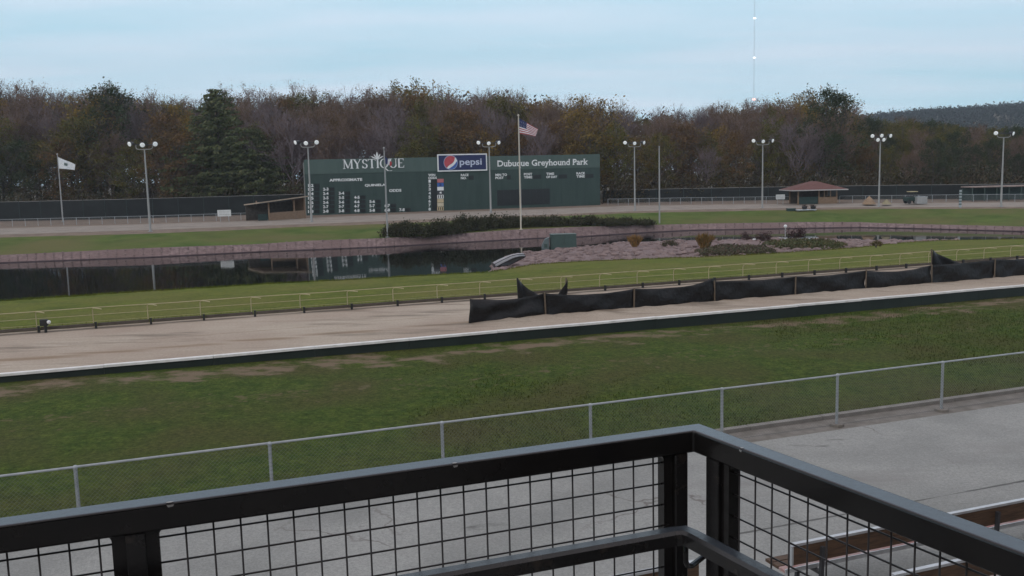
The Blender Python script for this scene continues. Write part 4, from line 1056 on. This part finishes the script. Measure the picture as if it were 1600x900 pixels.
# ------------------------------------------------------------ small signs, furniture on the far side
def sign(x0, x1, y0, y1, zb, ybase, label):
    b_ = surf((x0+x1)/2, ybase); dep = (b_-CAM).dot(FW); k = dep/F; wd_ = (x1-x0)*k; hh = (ybase-y0)*k; hp_ = (y1-y0)*k
    s_ = thing('notice_sign', b_, label, 'sign', 'small white signs at the far fence')
    for sx_ in (-1, 1): MB().beam(b_+Vector((sx_*wd_*.32, 0, 0)), b_+Vector((sx_*wd_*.32, 0, hh)), .06, .06, up=Vector((0, 1, 0))).build('post', M_pole, s_)
    bd = MB().box(b_+Vector((0, -.06, hh-hp_/2)), (wd_, .04, hp_)).build('board', mat('sign_white', (.62, .63, .63), rough=.6), s_)
    mb = MB(); random.seed(int(x0))
    for r_ in (-.2, .2):
        x_ = -wd_*.36
        while x_ < wd_*.34:
            w_ = random.uniform(.05, .11); mb.box(b_+Vector((x_+w_/2, -.084, hh-hp_/2+r_*hp_)), (w_, .006, hp_*.16)); x_ += w_+.05
    mb.build('faint_marks', mat('faint_grey', (.42, .43, .43), rough=.7), bd)
sign(341, 362, 328, 338, .72, 347, 'small white sign at the low fence left of the shed')
sign(1212, 1226, 304, 311.5, .75, 320, 'small white sign left of the red roofed gazebo')
# starting table with two dark items near gazebo
bc = surf(1262, 329); dep = (bc-CAM).dot(FW); k = dep/F
pl = thing('low_platform', bc, 'low pale platform on the grass below the gazebo', 'platform')
MB().box(bc+Vector((-.3, 0, .12)), (30*k, 1.4, .10)).build('top', M_alu, pl)
for sx_ in (-1, 1): MB().box(bc+Vector((sx_*13*k-.3, 0, .03)), (.15, 1.2, .1)).build('foot', M_pole, pl)
for x_, lab in ((1257, 'left one of two dark round planters on the pale platform below the gazebo'), (1270.5, 'right one of two dark round planters on the pale platform below the gazebo')):
    b_ = Vector((bc.x+(x_-1262)*k, bc.y, bc.z+.17)); q = thing('planter', b_, lab, 'planter', 'planters on the low platform')
    MB().tube([b_, b_+Vector((0, 0, .15)), b_+Vector((0, 0, .35))], [.24, .32, .34], 12).build('pot', M_black, q)
    mb = MB(); random.seed(int(x_)); [leaf(mb, b_+Vector((random.gauss(0, .18), random.gauss(0, .18), .42+random.gauss(0, .08))), .09) for _ in range(80)]; mb.build('foliage', leafmats((.06, .04, .035), (.05, .05, .03)), q)
gb = surf(1236, 329.5); q = thing('equipment_box', gb, 'dark flat green box on the grass left of the pale platform', 'box'); MB().box(gb+Vector((0, 0, .14)), (1.0, .8, .28)).build('body', M_dgreen, q); MB().box(gb+Vector((0, 0, .31)), (1.08, .88, .05)).build('lid', M_util, q)
# distance marker like a ladder
mbp = surf(1500, 324); dep = (mbp-CAM).dot(FW); k = dep/F
q = thing('marker_post', mbp, 'white and dark banded marker post right of the five lamp mast', 'post')
MB().beam(mbp, mbp+Vector((0, 0, 27*k)), .26, .12, up=Vector((0, 1, 0))).build('post', M_galv, q)
for j in range(5): MB().box(mbp+Vector((0, -.01, (5+4.6*j)*k)), (.275, .17, .13)).build('band', M_util, q)
for x_, y_, wd_, hh_, cc, lab in [(1358, 319, 22, 13, (.30, .21, .14), 'peaked tan sand heap left of the five lamp mast'), (1385, 319, 15, 8, (.30, .26, .17), 'low olive sand heap right of the five lamp mast')]:
    b_ = G(x_, y_, .1); k = (b_-CAM).dot(FW)/F; mb = MB(); random.seed(int(x_)); n_ = 18
    for j in range(5):
        for i in range(n_):
            a = 2*math.pi*i/n_; r_ = (1-j/4.0)**.9*wd_*k/2*random.uniform(.88, 1.08); mb.v.append((b_.x+r_*math.cos(a), b_.y+r_*math.sin(a)*1.2, b_.z+hh_*k*j/4))
    for j in range(4):
        for i in range(n_): mb.f.append((j*n_+i, j*n_+(i+1) % n_, (j+1)*n_+(i+1) % n_, (j+1)*n_+i)); mb.mi.append(0)
    tag(mb.build('sand_heap', mat('heap_%d' % x_, cc, rough=.95, bump=.05, bscale=3), smooth=True), lab, 'sand heap')
# pale cart behind the fence
b_ = G(1425, 318, .1); k = (b_-CAM).dot(FW)/F; q = thing('track_cart', b_, 'small dark cart with a pale canopy behind the far track', 'cart')
MB().box(b_+Vector((0, 0, .6)), (1.9, 1.1, .5)).build('body', M_dgreen, q); MB().box(b_+Vector((0, 0, 21*k-.2)), (12*k, 1.1, .08)).build('canopy', mat('canopy', (.5, .42, .26), rough=.7), q)
for sx_ in (-.45, .45):
    for sy in (-.5, .5): MB().tube([b_+Vector((sx_*.8, sy*.8, .8)), b_+Vector((sx_*.8, sy*.8, 21*k-.2))], .03, 6).build('canopy_post', M_black, q)
for sx_ in (-.6, .6):
    for sy in (-.5, .5): MB().tube([b_+Vector((sx_, sy*1.1-.08, .26)), b_+Vector((sx_, sy*1.1+.08, .26))], .26, 12).build('wheel', M_black, q)
b_ = G(1428, 318.5, .1)+Vector((1.0, .3, 0)); q = thing('storage_crate', b_, 'grey crate beside the cart behind the far track', 'crate'); MB().box(b_+Vector((0, 0, .42)), (1.3, .9, .84)).build('body', M_pole, q); MB().box(b_+Vector((0, 0, .87)), (1.36, .96, .06)).build('lid', M_galv, q)
# long pale gantry roof far right
b_ = G(1560, 313.5, .1); k = (b_-CAM).dot(FW)/F; q = thing('starting_shelter', b_, 'long low shelter with a pale roof edge behind the rightmost light mast', 'shelter')
MB().box(b_+Vector((.5, 1.2, 22*k)), (100*k, 3.0, .14)).build('roof', mat('shelter_roof', (.22, .16, .14), (.3, .24, .22), rough=.8), q)
for j in range(6): MB().beam(b_+Vector((.5+(j-2.5)*19*k, -.1, 0)), b_+Vector((.5+(j-2.5)*19*k, -.1, 22*k)), .1, .1, up=Vector((0, 1, 0))).build('post', M_util, q)
MB().box(b_+Vector((.5, 2.4, 10*k)), (98*k, .1, 19*k)).build('back_wall', mat('teal_wall', (.03, .06, .06), (.05, .08, .078), rough=.8), q)

# ------------------------------------------------------------ shrubs
def shrub_mesh(wd_, dp, hh, n, ls, seed, upright=False):
    random.seed(seed); mb = MB(); cl = []
    for _ in range(18):
        a = random.uniform(0, 6.283); r_ = math.sqrt(random.random()); cl.append((math.cos(a)*r_*wd_*.42, math.sin(a)*r_*dp*.42, hh*random.uniform(.2, .85)*(1-.5*r_*r_)))
    for _ in range(n):
        c_ = random.choice(cl)
        if upright:
            a = random.uniform(0, 6.283); r_ = random.random()**.7; t_ = random.random(); p = Vector((math.cos(a)*r_*wd_*(.15+.35*t_), math.sin(a)*r_*dp*(.15+.35*t_), hh*t_*(1-.25*r_)))
            s_ = ls; tip = Vector((p.x*.25, p.y*.25, s_*2.2)); sd2 = Vector((random.gauss(0, 1), random.gauss(0, 1), 0)).normalized()*s_*.22
            mb.add([p-sd2, p+sd2, p+tip], [(0, 1, 2)], random.choice((0, 0, 1)))
        else:
            p = Vector((c_[0]+random.gauss(0, wd_*.10), c_[1]+random.gauss(0, dp*.10), max(.02, c_[2]+random.gauss(0, hh*.17)))); leaf(mb, p, random.uniform(.6, 1.2)*ls, random.choice((0, 0, 1)))
    return mb
def shrub(name, x, y, z, wd_, hh, cols_, label, cat, n=900, ls=.09, seed=0, upright=False, group=None, dp=None):
    b_ = surf(x, y); s_ = thing(name, b_, label, cat, group)
    mb = shrub_mesh(wd_, dp or wd_*.8, hh, n, ls, seed, upright); mb.build('foliage', cols_, s_, world=False)
    st_ = MB(); [st_.tube([(0, 0, -.1), (random.uniform(-.3, .3)*wd_*.8, random.uniform(-.3, .3)*wd_*.5, hh*.55)], [.03, .012], 4) for _ in range(6)]; st_.build('stem', M_bark, s_, world=False)
    return s_
jm = leafmats((.036, .040, .02), (.05, .042, .026))
hb = [(612, 371, 350), (637, 372, 348), (662, 371, 346), (686, 369, 343), (707, 366, 341), (728, 363, 338), (750, 361, 338), (772, 359, 337), (795, 357, 337), (820, 356, 337), (846, 355, 337.5), (872, 354.5, 338), (898, 354, 339), (924, 353.5, 339), (950, 353.5, 340), (976, 353.5, 341), (1003, 353.5, 343)]
cn = {0: 'at the far left end of the juniper row', 16: 'at the right end of the juniper row by the flagless pole', 8: 'directly behind the striped flag pole'}
for i, (x, yb, yt) in enumerate(hb):
    b_ = surf(x, yb-1.5); k = (b_-CAM).dot(FW)/F
    lab = 'low spreading juniper '+cn.get(i, ORD[i]+' from the left in the row on the bank')
    shrub('juniper_shrub', x, yb-1.5, -.45, 38*k, (yb-yt)*k*1.0, jm, lab, 'shrub', 3000, .11, 20+i, group='junipers on the pond bank', dp=2.6)
om = leafmats((.22, .12, .04), (.14, .09, .035)); bm = leafmats((.05, .028, .028), (.07, .045, .04)); gm = leafmats((.06, .06, .035), (.085, .06, .045)); rm = leafmats((.10, .075, .03), (.07, .065, .03))
shrub('grass_tuft', 992, 387, -1.2, 1.4, .95, om, 'bright orange tuft of ornamental grass right of the green cabinet', 'ornamental grass', 700, .16, 41, True)
shrub('grass_tuft', 1101, 390, -1.1, 1.7, 1.15, leafmats((.17, .10, .035), (.10, .075, .03)), 'large orange brown grass tuft in the middle of the gravel spit', 'ornamental grass', 900, .17, 42, True)
shrub('shrub', 1048, 385.5, -1.25, 1.5, .6, gm, 'small grey green shrub between the two orange grass tufts', 'shrub', 600, .08, 43)
shrub('shrub', 1167, 376, -1.4, 1.2, .9, bm, 'small dark purple shrub left of the white stone', 'shrub', 500, .08, 44)
shrub('shrub', 1193, 377, -1.4, 1.7, 1.1, bm, 'middle dark purple shrub on the spit right of the white stone', 'shrub', 700, .09, 45)
shrub('shrub', 1245, 375.5, -1.4, 2.1, 1.3, leafmats((.035, .018, .02), (.055, .03, .03)), 'largest dark maroon shrub beside the lamp post on the spit', 'shrub', 900, .09, 46)
shrub('shrub', 1203, 380, -1.3, .8, .4, bm, 'tiny dark shrub in front of the middle purple shrub', 'shrub', 300, .07, 47)
shrub('shrub', 1124, 378, -1.25, .6, .35, gm, 'tiny green shrub right of the large orange tuft', 'shrub', 300, .07, 48)
shrub('shrub', 1369, 384.5, -1.0, .8, .35, rm, 'tiny brown shrub alone on the right part of the gravel spit', 'shrub', 300, .07, 50)
gc1 = leafmats((.055, .065, .028), (.085, .07, .035))
def carpet(name, poly, z, n, label, mats_, hh=.35, ls=.1):
    mb = MB(); xs_ = [p[0] for p in poly]; ys_ = [p[1] for p in poly]; k = 0
    def ins(x, y):
        c_ = False
        for (x0, y0), (x1, y1) in zip(poly, poly[1:]+poly[:1]):
            if (y0 > y) != (y1 > y) and x < (x1-x0)*(y-y0)/(y1-y0)+x0: c_ = not c_
        return c_
    while k < n:
        x, y = random.uniform(min(xs_), max(xs_)), random.uniform(min(ys_), max(ys_))
        if ins(x, y):
            p = surf(x, y, 0); leaf(mb, p+Vector((0, 0, random.random()*hh)), random.uniform(.6, 1.3)*ls, random.choice((0, 0, 1))); k += 1
    return tag(stuff(mb.build(name, mats_)), label, 'ground cover')
random.seed(9)
carpet('ground_cover', [(1085, 396), (1130, 385), (1190, 388), (1215, 396), (1160, 399), (1095, 400.5)], -.93, 5000, 'olive ground cover beside the large orange grass tuft', gm, .3)
carpet('ground_cover', [(1185, 384), (1240, 378), (1290, 379), (1325, 388), (1260, 391.5), (1215, 388)], -1.05, 6000, 'green ground cover around the boards on the spit', gc1, .4)
# verge of taller grass along near side of pond (soft edge)
mb = MB(); random.seed(21)
for _ in range(9000):
    x = random.uniform(-40, 1640); k = int((x-XS[0])/14); f_ = (x-XS[0])/14-k; p = A[k].lerp(A[k+1], f_)-Nv*abs(random.gauss(0, .25)); hgt = random.uniform(.05, .14)
    a = random.uniform(0, 6.28); d = Vector((math.cos(a), math.sin(a), 0))*.02; mb.add([p-d, p+d, p+Vector((random.uniform(-.04, .04), random.uniform(-.04, .04), hgt))], [(0, 1, 2)])
for _ in range(7000):
    u = random.uniform(-25, 60); p = W(u, 37.25+abs(random.gauss(0, .18)), 0); hgt = random.uniform(.06, .2)
    a = random.uniform(0, 6.28); d = Vector((math.cos(a), math.sin(a), 0))*.02; mb.add([p-d, p+d, p+Vector((random.uniform(-.05, .05), random.uniform(-.05, .05), hgt))], [(0, 1, 2)])
tag(stuff(mb.build('edge_grass', M_grass)), 'longer grass blades along the rail and the pond edge', 'grass')
mb = MB()
for _ in range(60000):
    s_ = 17.4+11.5*random.random(); u = u_at.__defaults__ and random.uniform(-16, 34); p = W(u, s_, -.585+(s_-17.33)/11.67*.13); hgt = random.uniform(.03, .085)
    a = random.uniform(0, 6.28); d = Vector((math.cos(a), math.sin(a), 0))*.012; mb.add([p-d, p+d, p+Vector((random.uniform(-.04, .04), random.uniform(-.04, .04), hgt))], [(0, 1, 2)])
tag(stuff(mb.build('lawn_blades', M_lawn)), 'short grass blades standing up all over the near lawn', 'grass')

# ------------------------------------------------------------ things on the spit
# utility cabinet
b_ = surf(879, 389); k = (b_-CAM).dot(FW)/F; q = thing('utility_cabinet', b_, 'dark green double utility cabinet at the water edge of the gravel spit', 'cabinet')
MB().box(b_+Vector((1.5*k, .6, 11*k)), (39*k, 1.2, 22*k), .12).build('body', M_util, q)
MB().box(b_+Vector((1.5*k, .6, 22.6*k)), (40.5*k, 1.3, .07), .12).build('lid', mat('util_lid', (.09, .13, .12), rough=.5), q)
for x_ in (-8.5, 10.5): MB().box(b_+Vector((x_*k+1.5*k, -.02+x_*k*.12, 11*k)), (17*k, .03, 18*k), .12).build('door', mat('util_door', (.04, .07, .064), (.05, .085, .077), rough=.55), q)
b2 = b_+Vector((-26*k, .5, 0)); q = thing('pump_housing', b2, 'small grey slanted pump housing left of the green cabinet', 'housing')
MB().prism([b2+Vector((-6*k, 0, 0)), b2+Vector((5.5*k, 0, 0)), b2+Vector((5.5*k, 0, 18*k)), b2+Vector((-1*k, 0, 15*k)), b2+Vector((-6*k, 0, 5*k))], (0, -1, 0), .9).build('body', mat('pump_grey', (.14, .18, .19), rough=.6), q)
MB().box(b2+Vector((0, -.02, 5*k)), (5*k, .05, 6*k)).build('hatch', M_util, q)
# boat
b_ = surf(797, 417.5); q = thing('rowing_boat', b_, 'small grey rowing boat with a dark stripe lying tilted on the bank', 'boat')
mb = MB(); sm = MB(); n_ = 14; Rb = Matrix.Rotation(math.radians(27), 3, 'Z') @ Matrix.Rotation(math.radians(-20), 3, 'Y') @ Matrix.Rotation(math.radians(152), 3, 'X')
ks = 8
def hullpt(i, j, ins=0):
    t_ = i/n_; hw = .62*(math.sin(math.pi*(.12+.88*t_*.5+.0)) if t_ < .5 else math.sin(math.pi*(.56+.44*(t_-.5)*2)))**.8*(1-ins); a = math.pi*j/ks
    return Vector(((t_-.5)*2.3, -hw*math.cos(a), -(.46*(1-ins*1.3))*math.sin(a)**.75*(1-.35*t_**3)+.16*t_**2))
for i in range(n_+1):
    for j in range(ks+1): mb.v.append(tuple(b_+Vector((0, .35, .34))+Rb @ hullpt(i, j)))
for i in range(n_):
    for j in range(ks): a = i*(ks+1)+j; mb.f.append((a, a+1, a+ks+2, a+ks+1)); mb.mi.append(0)
mb.f.append(tuple(range(ks+1))); mb.mi.append(0)
o = mb.build('hull', M_hull, q, smooth=True); so_ = o.modifiers.new('s', 'SOLIDIFY'); so_.thickness = .03
for sgn in (0, ks): MB().tube([b_+Vector((0, .35, .34))+Rb @ (hullpt(i, sgn)) for i in range(n_+1)], .035, 6).build('gunwale', M_black, q)
st_ = MB()
for sgn in (1, ks-1): MB().tube([b_+Vector((0, .35, .34))+Rb @ (hullpt(i, sgn)*1.015) for i in range(n_+1)], .022, 5).build('stripe', mat('hull_stripe', (.03, .03, .045), rough=.5), q)
# white stone, lamp post, boards
b_ = surf(1179.5, 376, 0); tag(MB().ball(b_+Vector((0, 0, .1)), .2, 10, 6, (1.2, 1, .7)).build('white_stone', M_white, smooth=True), 'small bright white stone among the purple shrubs', 'stone')
b_ = surf(1227, 374.5, 0); k = (b_-CAM).dot(FW)/F; q = thing('garden_lamp', b_, 'short post with a white globe on the spit beside the maroon shrub', 'lamp')
MB().tube([b_, b_+Vector((0, 0, 19*k))], .06, 8).build('post', M_pole, q); MB().ball(b_+Vector((0, 0, 21*k)), .17, 12, 8).build('globe', M_white, q, smooth=True); MB().box(b_+Vector((0, 0, .08)), (.5, .4, .16)).build('base', M_pole, q)
for (xa, ya, xb, yb, lab) in [(1217, 371, 1243, 374, 'short pale board lying left of the maroon shrub'), (1219, 380, 1233, 374.5, 'slanting pale board at the left edge of the green ground cover'), (1246, 376, 1278, 370, 'long pale board slanting up to the right on the spit'), (1259, 380, 1265, 377, 'short thick pale board end right of the ground cover')]:
    pa, pb = surf(xa, max(375, ya))+Vector((0, 0, .2)), surf(xb, max(375, yb))+Vector((0, 0, .25)); tag(MB().beam(pa, pb, .14, .07).build('board', mat('pale_board', (.42, .44, .46), (.34, .36, .38), rough=.7)), lab, 'board', 'pale boards lying on the spit')

# ------------------------------------------------------------ radio mast with lit beacons
dm = 900; q0 = at_depth(1177, hz(1177), dm); b_ = Vector((q0.x, q0.y, 1)); kk = dm/F; hm = (hz(1177)+25)*kk
q = thing('radio_mast', b_, 'very tall thin radio mast with lit beacons rising behind the wood', 'radio mast'); mb = MB()
for a in range(3):
    e = Vector((.42*math.cos(a*2.1), .42*math.sin(a*2.1), 0)); mb.tube([b_+e, b_+e+Vector((0, 0, hm))], .045, 4)
for k in range(int(hm/2.2)):
    a0, a1 = k % 3, (k+1) % 3; e = Vector((.42*math.cos(a0*2.1), .42*math.sin(a0*2.1), k*2.2)); f_ = Vector((.42*math.cos(a1*2.1), .42*math.sin(a1*2.1), (k+1)*2.2)); mb.tube([b_+e, b_+f_], .03, 3)
mb.build('lattice', mat('mast_paint', (.42, .46, .5), rough=.6), q)
mwht = emis('beacon_white', (1, 1, 1), 1.5); mred = emis('beacon_red', (1, .55, .5), 1.6)
for y_, m_, r_ in ((35, mwht, 1.5), (94, mwht, 1.35), (157, mred, 1.9)):
    MB().ball(b_+Vector((0, -.8, (hz(1177)-y_)*kk+H-1)), r_, 10, 6, (1, .6, .55)).build('beacon', m_, q)

# ------------------------------------------------------------ benches
def bench(x0, y0, x1, y1, label, uext0=0, uext1=0, zt=.30):
    a = G(x0, y0, zt); b_ = G(x1, y1, zt); s_ = (a.dot(Nv)+b_.dot(Nv))/2; u0, u1 = a.dot(Tv)+uext0, b_.dot(Tv)+uext1; zg = -.6
    q = thing('bench', W((u0+u1)/2, s_, zg), label, 'bench', 'benches on the pavement')
    MB().beam(W(u0, s_+.0, zt-.17), W(u1, s_+.0, zt-.17), .045, .26, up=Vector((0, 0, 1))).build('backrest', M_benchwood, q)
    MB().beam(W(u0-.01, s_, zt-.02), W(u1+.01, s_, zt-.02), .065, .035).build('backrest_cap', M_alu, q)
    MB().beam(W(u0-.03, s_, zt-.17), W(u0-.002, s_, zt-.17), .05, .27).build('end_cap', M_alu, q)
    for j, (ds, m_) in enumerate(((.16, M_red), (.31, M_benchwood), (.46, M_benchwood))):
        MB().beam(W(u0-.05, s_+ds, zt-.43), W(u1, s_+ds, zt-.43), .13, .04).build('seat_plank', m_, q)
    MB().beam(W(u0-.05, s_+.085, zt-.42), W(u1, s_+.085, zt-.42), .016, .06).build('seat_edge', M_alu, q)
    n_ = max(2, int((u1-u0)/2.4)+1)
    for k in range(n_):
        u = u0+.45+(u1-u0-.9)*k/(n_-1)
        mb = MB().beam(W(u, s_-.05, zt-.1), W(u, s_-.02, zg), .05, .05, up=Nv); mb.beam(W(u, s_+.45, zt-.47), W(u, s_+.5, zg), .05, .05, up=Nv); mb.beam(W(u, s_-.02, zt-.48), W(u, s_+.52, zt-.48), .05, .05)
        mb.beam(W(u, s_-.1, zg+.02), W(u, s_+.62, zg+.02), .08, .03)
        mb.build('leg', mat('bench_steel', (.05, .05, .055), rough=.5), q)
    return q
bench(1240, 850, 1600, 778, 'brown plank bench with a pale cap behind the right railing, farthest of the benches', uext1=3)
bench(1390, 893, 1510, 876, 'brown plank bench low at the right corner, nearer than the long one', uext1=4)
bench(980, 896, 1075, 878, 'brown plank bench seen through the gap at the railing corner', uext0=-.5, uext1=.15)

# ------------------------------------------------------------ railing in the foreground
ZR = H-.60; tb = .052
RC = Vector((rc.x, rc.y, ZR)); PL = RC-dl*3.6; PR = RC+dr*3.6
rl = thing('guard_railing', Vector((rc.x, rc.y, 3.65)), 'dark metal guard railing with square wire mesh at the edge of the viewing deck', 'railing')
def hollow(mb, p, q, wd_, ht): mb.beam(p, q, wd_, ht)
def bevel(o, wdt=.006, seg=3):
    m_ = o.modifiers.new('b', 'BEVEL'); m_.width = wdt; m_.segments = seg; m_.limit_method = 'ANGLE'; return o
il, ir = -nl, -nr   # inwards, towards the viewer
half = tb/2; zc_ = ZR-half
mit = (dl-dr).normalized()
bis = (nl+nr); bis = bis/ (1+nl.dot(nr))
def rail_run(name, P0, corner, P1, wd_, ht, m):
    """bent square tube mitred at the corner; corner is the outer top edge"""
    mb = MB(); rows_ = []
    for P, off in ((P0, nl), (corner, bis), (P1, nr)):
        rows_.append([P, P-off*wd_, P-off*wd_-Vector((0, 0, ht)), P-Vector((0, 0, ht))])
    return rows_, mb
rows_, _ = rail_run('', PL, RC, PR, tb, tb, M_rail)
mb = MB().add(rows_[0]+rows_[1]+rows_[2], [(0, 1, 2, 3), (11, 10, 9, 8)]+[(4*q+j, 4*q+4+j, 4*q+4+(j+1) % 4, 4*q+(j+1) % 4) for q in (0, 1) for j in range(4)]); bevel(mb.build('top_rail', M_rail, rl), .005)
def inpt(along_v, base, nrm, dist, depth, z): p = base+along_v*dist-nrm*depth; return Vector((p.x, p.y, z))
zb_ = 3.72
def xdist(px, base, dv_, nrm, depth, z):
    lo, hi = 0., 3.4
    def f(t_):
        p = base+dv_*t_-nrm*depth; p = Vector((p.x, p.y, z))-CAM; return 800+F*p.dot(RT)/p.dot(FW)
    inc = f(.5) > f(0)
    for _ in range(50):
        m_ = (lo+hi)/2
        if (f(m_) < px) == inc: lo = m_
        else: hi = m_
    return lo
def panel(base, dv_, nrm, d0, d1, side):
    """frame of flat bar with welded mesh between distances d0<d1 from the corner"""
    zt_ = ZR-tb; fr = bpy.data.objects.new('mesh_panel', None)
    mb = MB(); fw_ = .024; dp = .028
    for d in (d0+fw_/2, d1-fw_/2): mb.beam(inpt(dv_, base, nrm, d, .026, zb_), inpt(dv_, base, nrm, d, .026, zt_-.0005), fw_, dp, up=nrm)
    mb.beam(inpt(dv_, base, nrm, d0+fw_, .026, zb_+.012), inpt(dv_, base, nrm, d1-fw_, .026, zb_+.012), dp, .024)
    fo_ = mb.build('panel_frame', M_rail, rl)
    mw_ = MB(); sp = .0508; z_ = zt_-.022
    while z_ > zb_+.03:
        mw_.tube([inpt(dv_, base, nrm, d0+fw_*.5, .024, z_), inpt(dv_, base, nrm, d1-fw_*.5, .024, z_)], .0020, 6); z_ -= sp
    d = d0+fw_+.022
    while d < d1-fw_:
        mw_.tube([inpt(dv_, base, nrm, d, .029, zb_+.01), inpt(dv_, base, nrm, d, .029, zt_+.001)], .0020, 6); d += sp
    mw_.build('wire_mesh', M_mesh, fo_, smooth=True)
    # rounded gussets in the top corners
    for d, sg in ((d0+fw_, 1), (d1-fw_, -1)):
        r_ = .012; pts = [inpt(dv_, base, nrm, d-.0005*sg, .013, zt_+.0005)]
        for k in range(6):
            a = math.pi/2*k/5; pts.append(inpt(dv_, base, nrm, d+sg*(r_-r_*math.sin(a)), .013, zt_-(r_-r_*math.cos(a))))
        MB().prism(pts, nrm, .026).build('gusset', M_rail, fo_)
# left run
cb_ = RC.copy()
dA = xdist(1067, cb_, -dl, nl, .026, ZR-.2); dB = xdist(1047, cb_, -dl, nl, .026, ZR-.2); dC = xdist(1026, cb_, -dl, nl, .026, ZR-.2)
e0 = xdist(257, cb_, -dl, nl, .026, ZR-.15); e1 = xdist(230, cb_, -dl, nl, .026, ZR-.15); e2 = xdist(205, cb_, -dl, nl, .026, ZR-.15); e3 = xdist(180, cb_, -dl, nl, .026, ZR-.15)
def post(base, dv_, nrm, d0, d1, m=M_railworn_sheen):
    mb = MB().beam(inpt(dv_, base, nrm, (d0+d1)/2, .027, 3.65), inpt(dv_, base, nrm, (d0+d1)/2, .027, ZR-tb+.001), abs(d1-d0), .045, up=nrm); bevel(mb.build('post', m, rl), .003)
    MB().box(inpt(dv_, base, nrm, (d0+d1)/2, .03, 3.656), (.12, .12, .012), TH).build('foot_plate', M_rail, rl)
post(cb_, -dl, nl, dA, dB-.001)
panel(cb_, -dl, nl, dB, e0+.0275, 0)
post(cb_, -dl, nl, e0+.0275, e3-.0245)
panel(cb_, -dl, nl, e3-.0245, 3.4, 0)
# right run
gA = xdist(1115, cb_, dr, nr, .026, ZR-.2); gB = xdist(1135, cb_, dr, nr, .026, ZR-.2)
post(cb_, dr, nr, gA, gB-.001); panel(cb_, dr, nr, gB, 1.55, 0); post(cb_, dr, nr, 1.56, 1.6)
panel(cb_, dr, nr, 1.61, 3.3, 0)
# chips of bare metal along the edges of the top rail
random.seed(31); mb = MB()
for dv_, nn, lst in ((dr, nr, (.205, .9)), (-dl, nl, (.62, 1.18))):
    for d_ in lst:
        p = inpt(dv_, RC, nn, d_, tb-.004, ZR+.0006); w_ = random.uniform(.004, .008)
        mb.add([p-dv_*w_, p-dv_*w_*.3-nn*.0035, p+dv_*w_*.8-nn*.003, p+dv_*w_*1.2+nn*.001, p+nn*.0035], [(0, 1, 2, 3, 4)])
        q_ = Vector((0, 0, -.004)); mb.add([p-dv_*w_-nn*.0046+q_, p+dv_*w_-nn*.0046+q_, p+dv_*w_*.6-nn*.0046+q_*2.2, p-dv_*w_*.7-nn*.0046+q_*1.9], [(3, 2, 1, 0)])
stuff_ = mb.build('paint_chip', mat('bare_metal', (.35, .34, .33), rough=.6), rl)
# inner handrail, lower
ZH = H-.77; HC = at_depth(1073, 817, 1.0); d = ray(1073, 817); tt = (ZH-H)/d.z; HC = CAM+d*tt; HC.z = ZH
hl = thing('handrail', HC, 'lower dark handrail bent round the corner on the inside of the guard railing', 'handrail')
hw, hh_ = .036, .032
ap = [(HC-dl*3.3, nl), (HC-dl*.045, nl), (HC+(dr-dl)*.006, bis*.9), (HC+dr*.045, nr), (HC+dr*3.0, nr)]
mb = MB(); ro = []
for P, nn in ap: mb.v += [tuple(P-nn*.006), tuple(P-nn*(hw-.006)), tuple(P-nn*hw-Vector((0, 0, .007))), tuple(P-nn*hw-Vector((0, 0, hh_))), tuple(P-Vector((0, 0, hh_))), tuple(P-Vector((0, 0, .007)))]
for i in range(4):
    for j in range(6): mb.f.append((i*6+j, i*6+(j+1) % 6, (i+1)*6+(j+1) % 6, (i+1)*6+j)); mb.mi.append(0)
mb.f.append((5, 4, 3, 2, 1, 0)); mb.f.append(tuple(24+j for j in range(6))); mb.mi += [0, 0]
mb.build('rail', M_railworn_sheen, hl)
def bracket(P, q, dn):
    pts = [P+Vector((0, 0, .01)), P-Vector((0, 0, .045)), P-Vector((0, 0, .058))+(q-P)*.06, P.lerp(q, .2)-Vector((0, 0, .064)), q-Vector((0, 0, .062)), q-Vector((0, 0, .062))+(q-P)*.2]
    MB().tube(pts, .0062, 8).build('bracket', M_rail, hl, smooth=True)
P = HC+dr*.02-nr*hw*.5-Vector((0, 0, hh_)); Q = inpt(dr, cb_, nr, (gA+gB)/2, .045, P.z); bracket(P, Q, nr)
for dd_ in (e1, ):
    P = HC-dl*dd_-nl*hw*.5-Vector((0, 0, hh_)); Q = inpt(-dl, cb_, nl, dd_, .05, P.z); bracket(P, Q, nl)

# ------------------------------------------------------------ grandstand behind the viewing deck, unseen, added to darken reflections
q = thing('grandstand', W(0, -7, -.6), 'unseen dark glazed grandstand behind the viewing deck, added to darken reflections', 'building')
MB().box(W(0, -9, 5.7), (90, 3.9, 12.6), TH).build('wall', mat('grandstand_wall', (.06, .055, .05), rough=.8), q)
for k in range(20):
    for zz in (4.6, 8.4): MB().box(W(-42+4.4*k, -7.02, zz+1.0), (3.9, .06, 2.9), TH).build('window', mat('grandstand_glass', (.015, .018, .02), rough=.15), q)

# ------------------------------------------------------------ evening haze
mh = bpy.data.materials.new('haze'); mh.use_nodes = True; t = mh.node_tree; t.nodes.clear()
o_ = t.nodes.new('ShaderNodeOutputMaterial'); v_ = t.nodes.new('ShaderNodeVolumePrincipled'); v_.inputs['Color'].default_value = (.80, .88, 1, 1); v_.inputs['Density'].default_value = .00027; v_.inputs['Anisotropy'].default_value = .2
t.links.new(v_.outputs[0], o_.inputs['Volume'])
tag(MB().box((0, 700, 100), (3600, 1800, 210)).build('haze', mh), 'thin bluish evening haze in the air over the track and wood', 'haze', None, 'stuff')
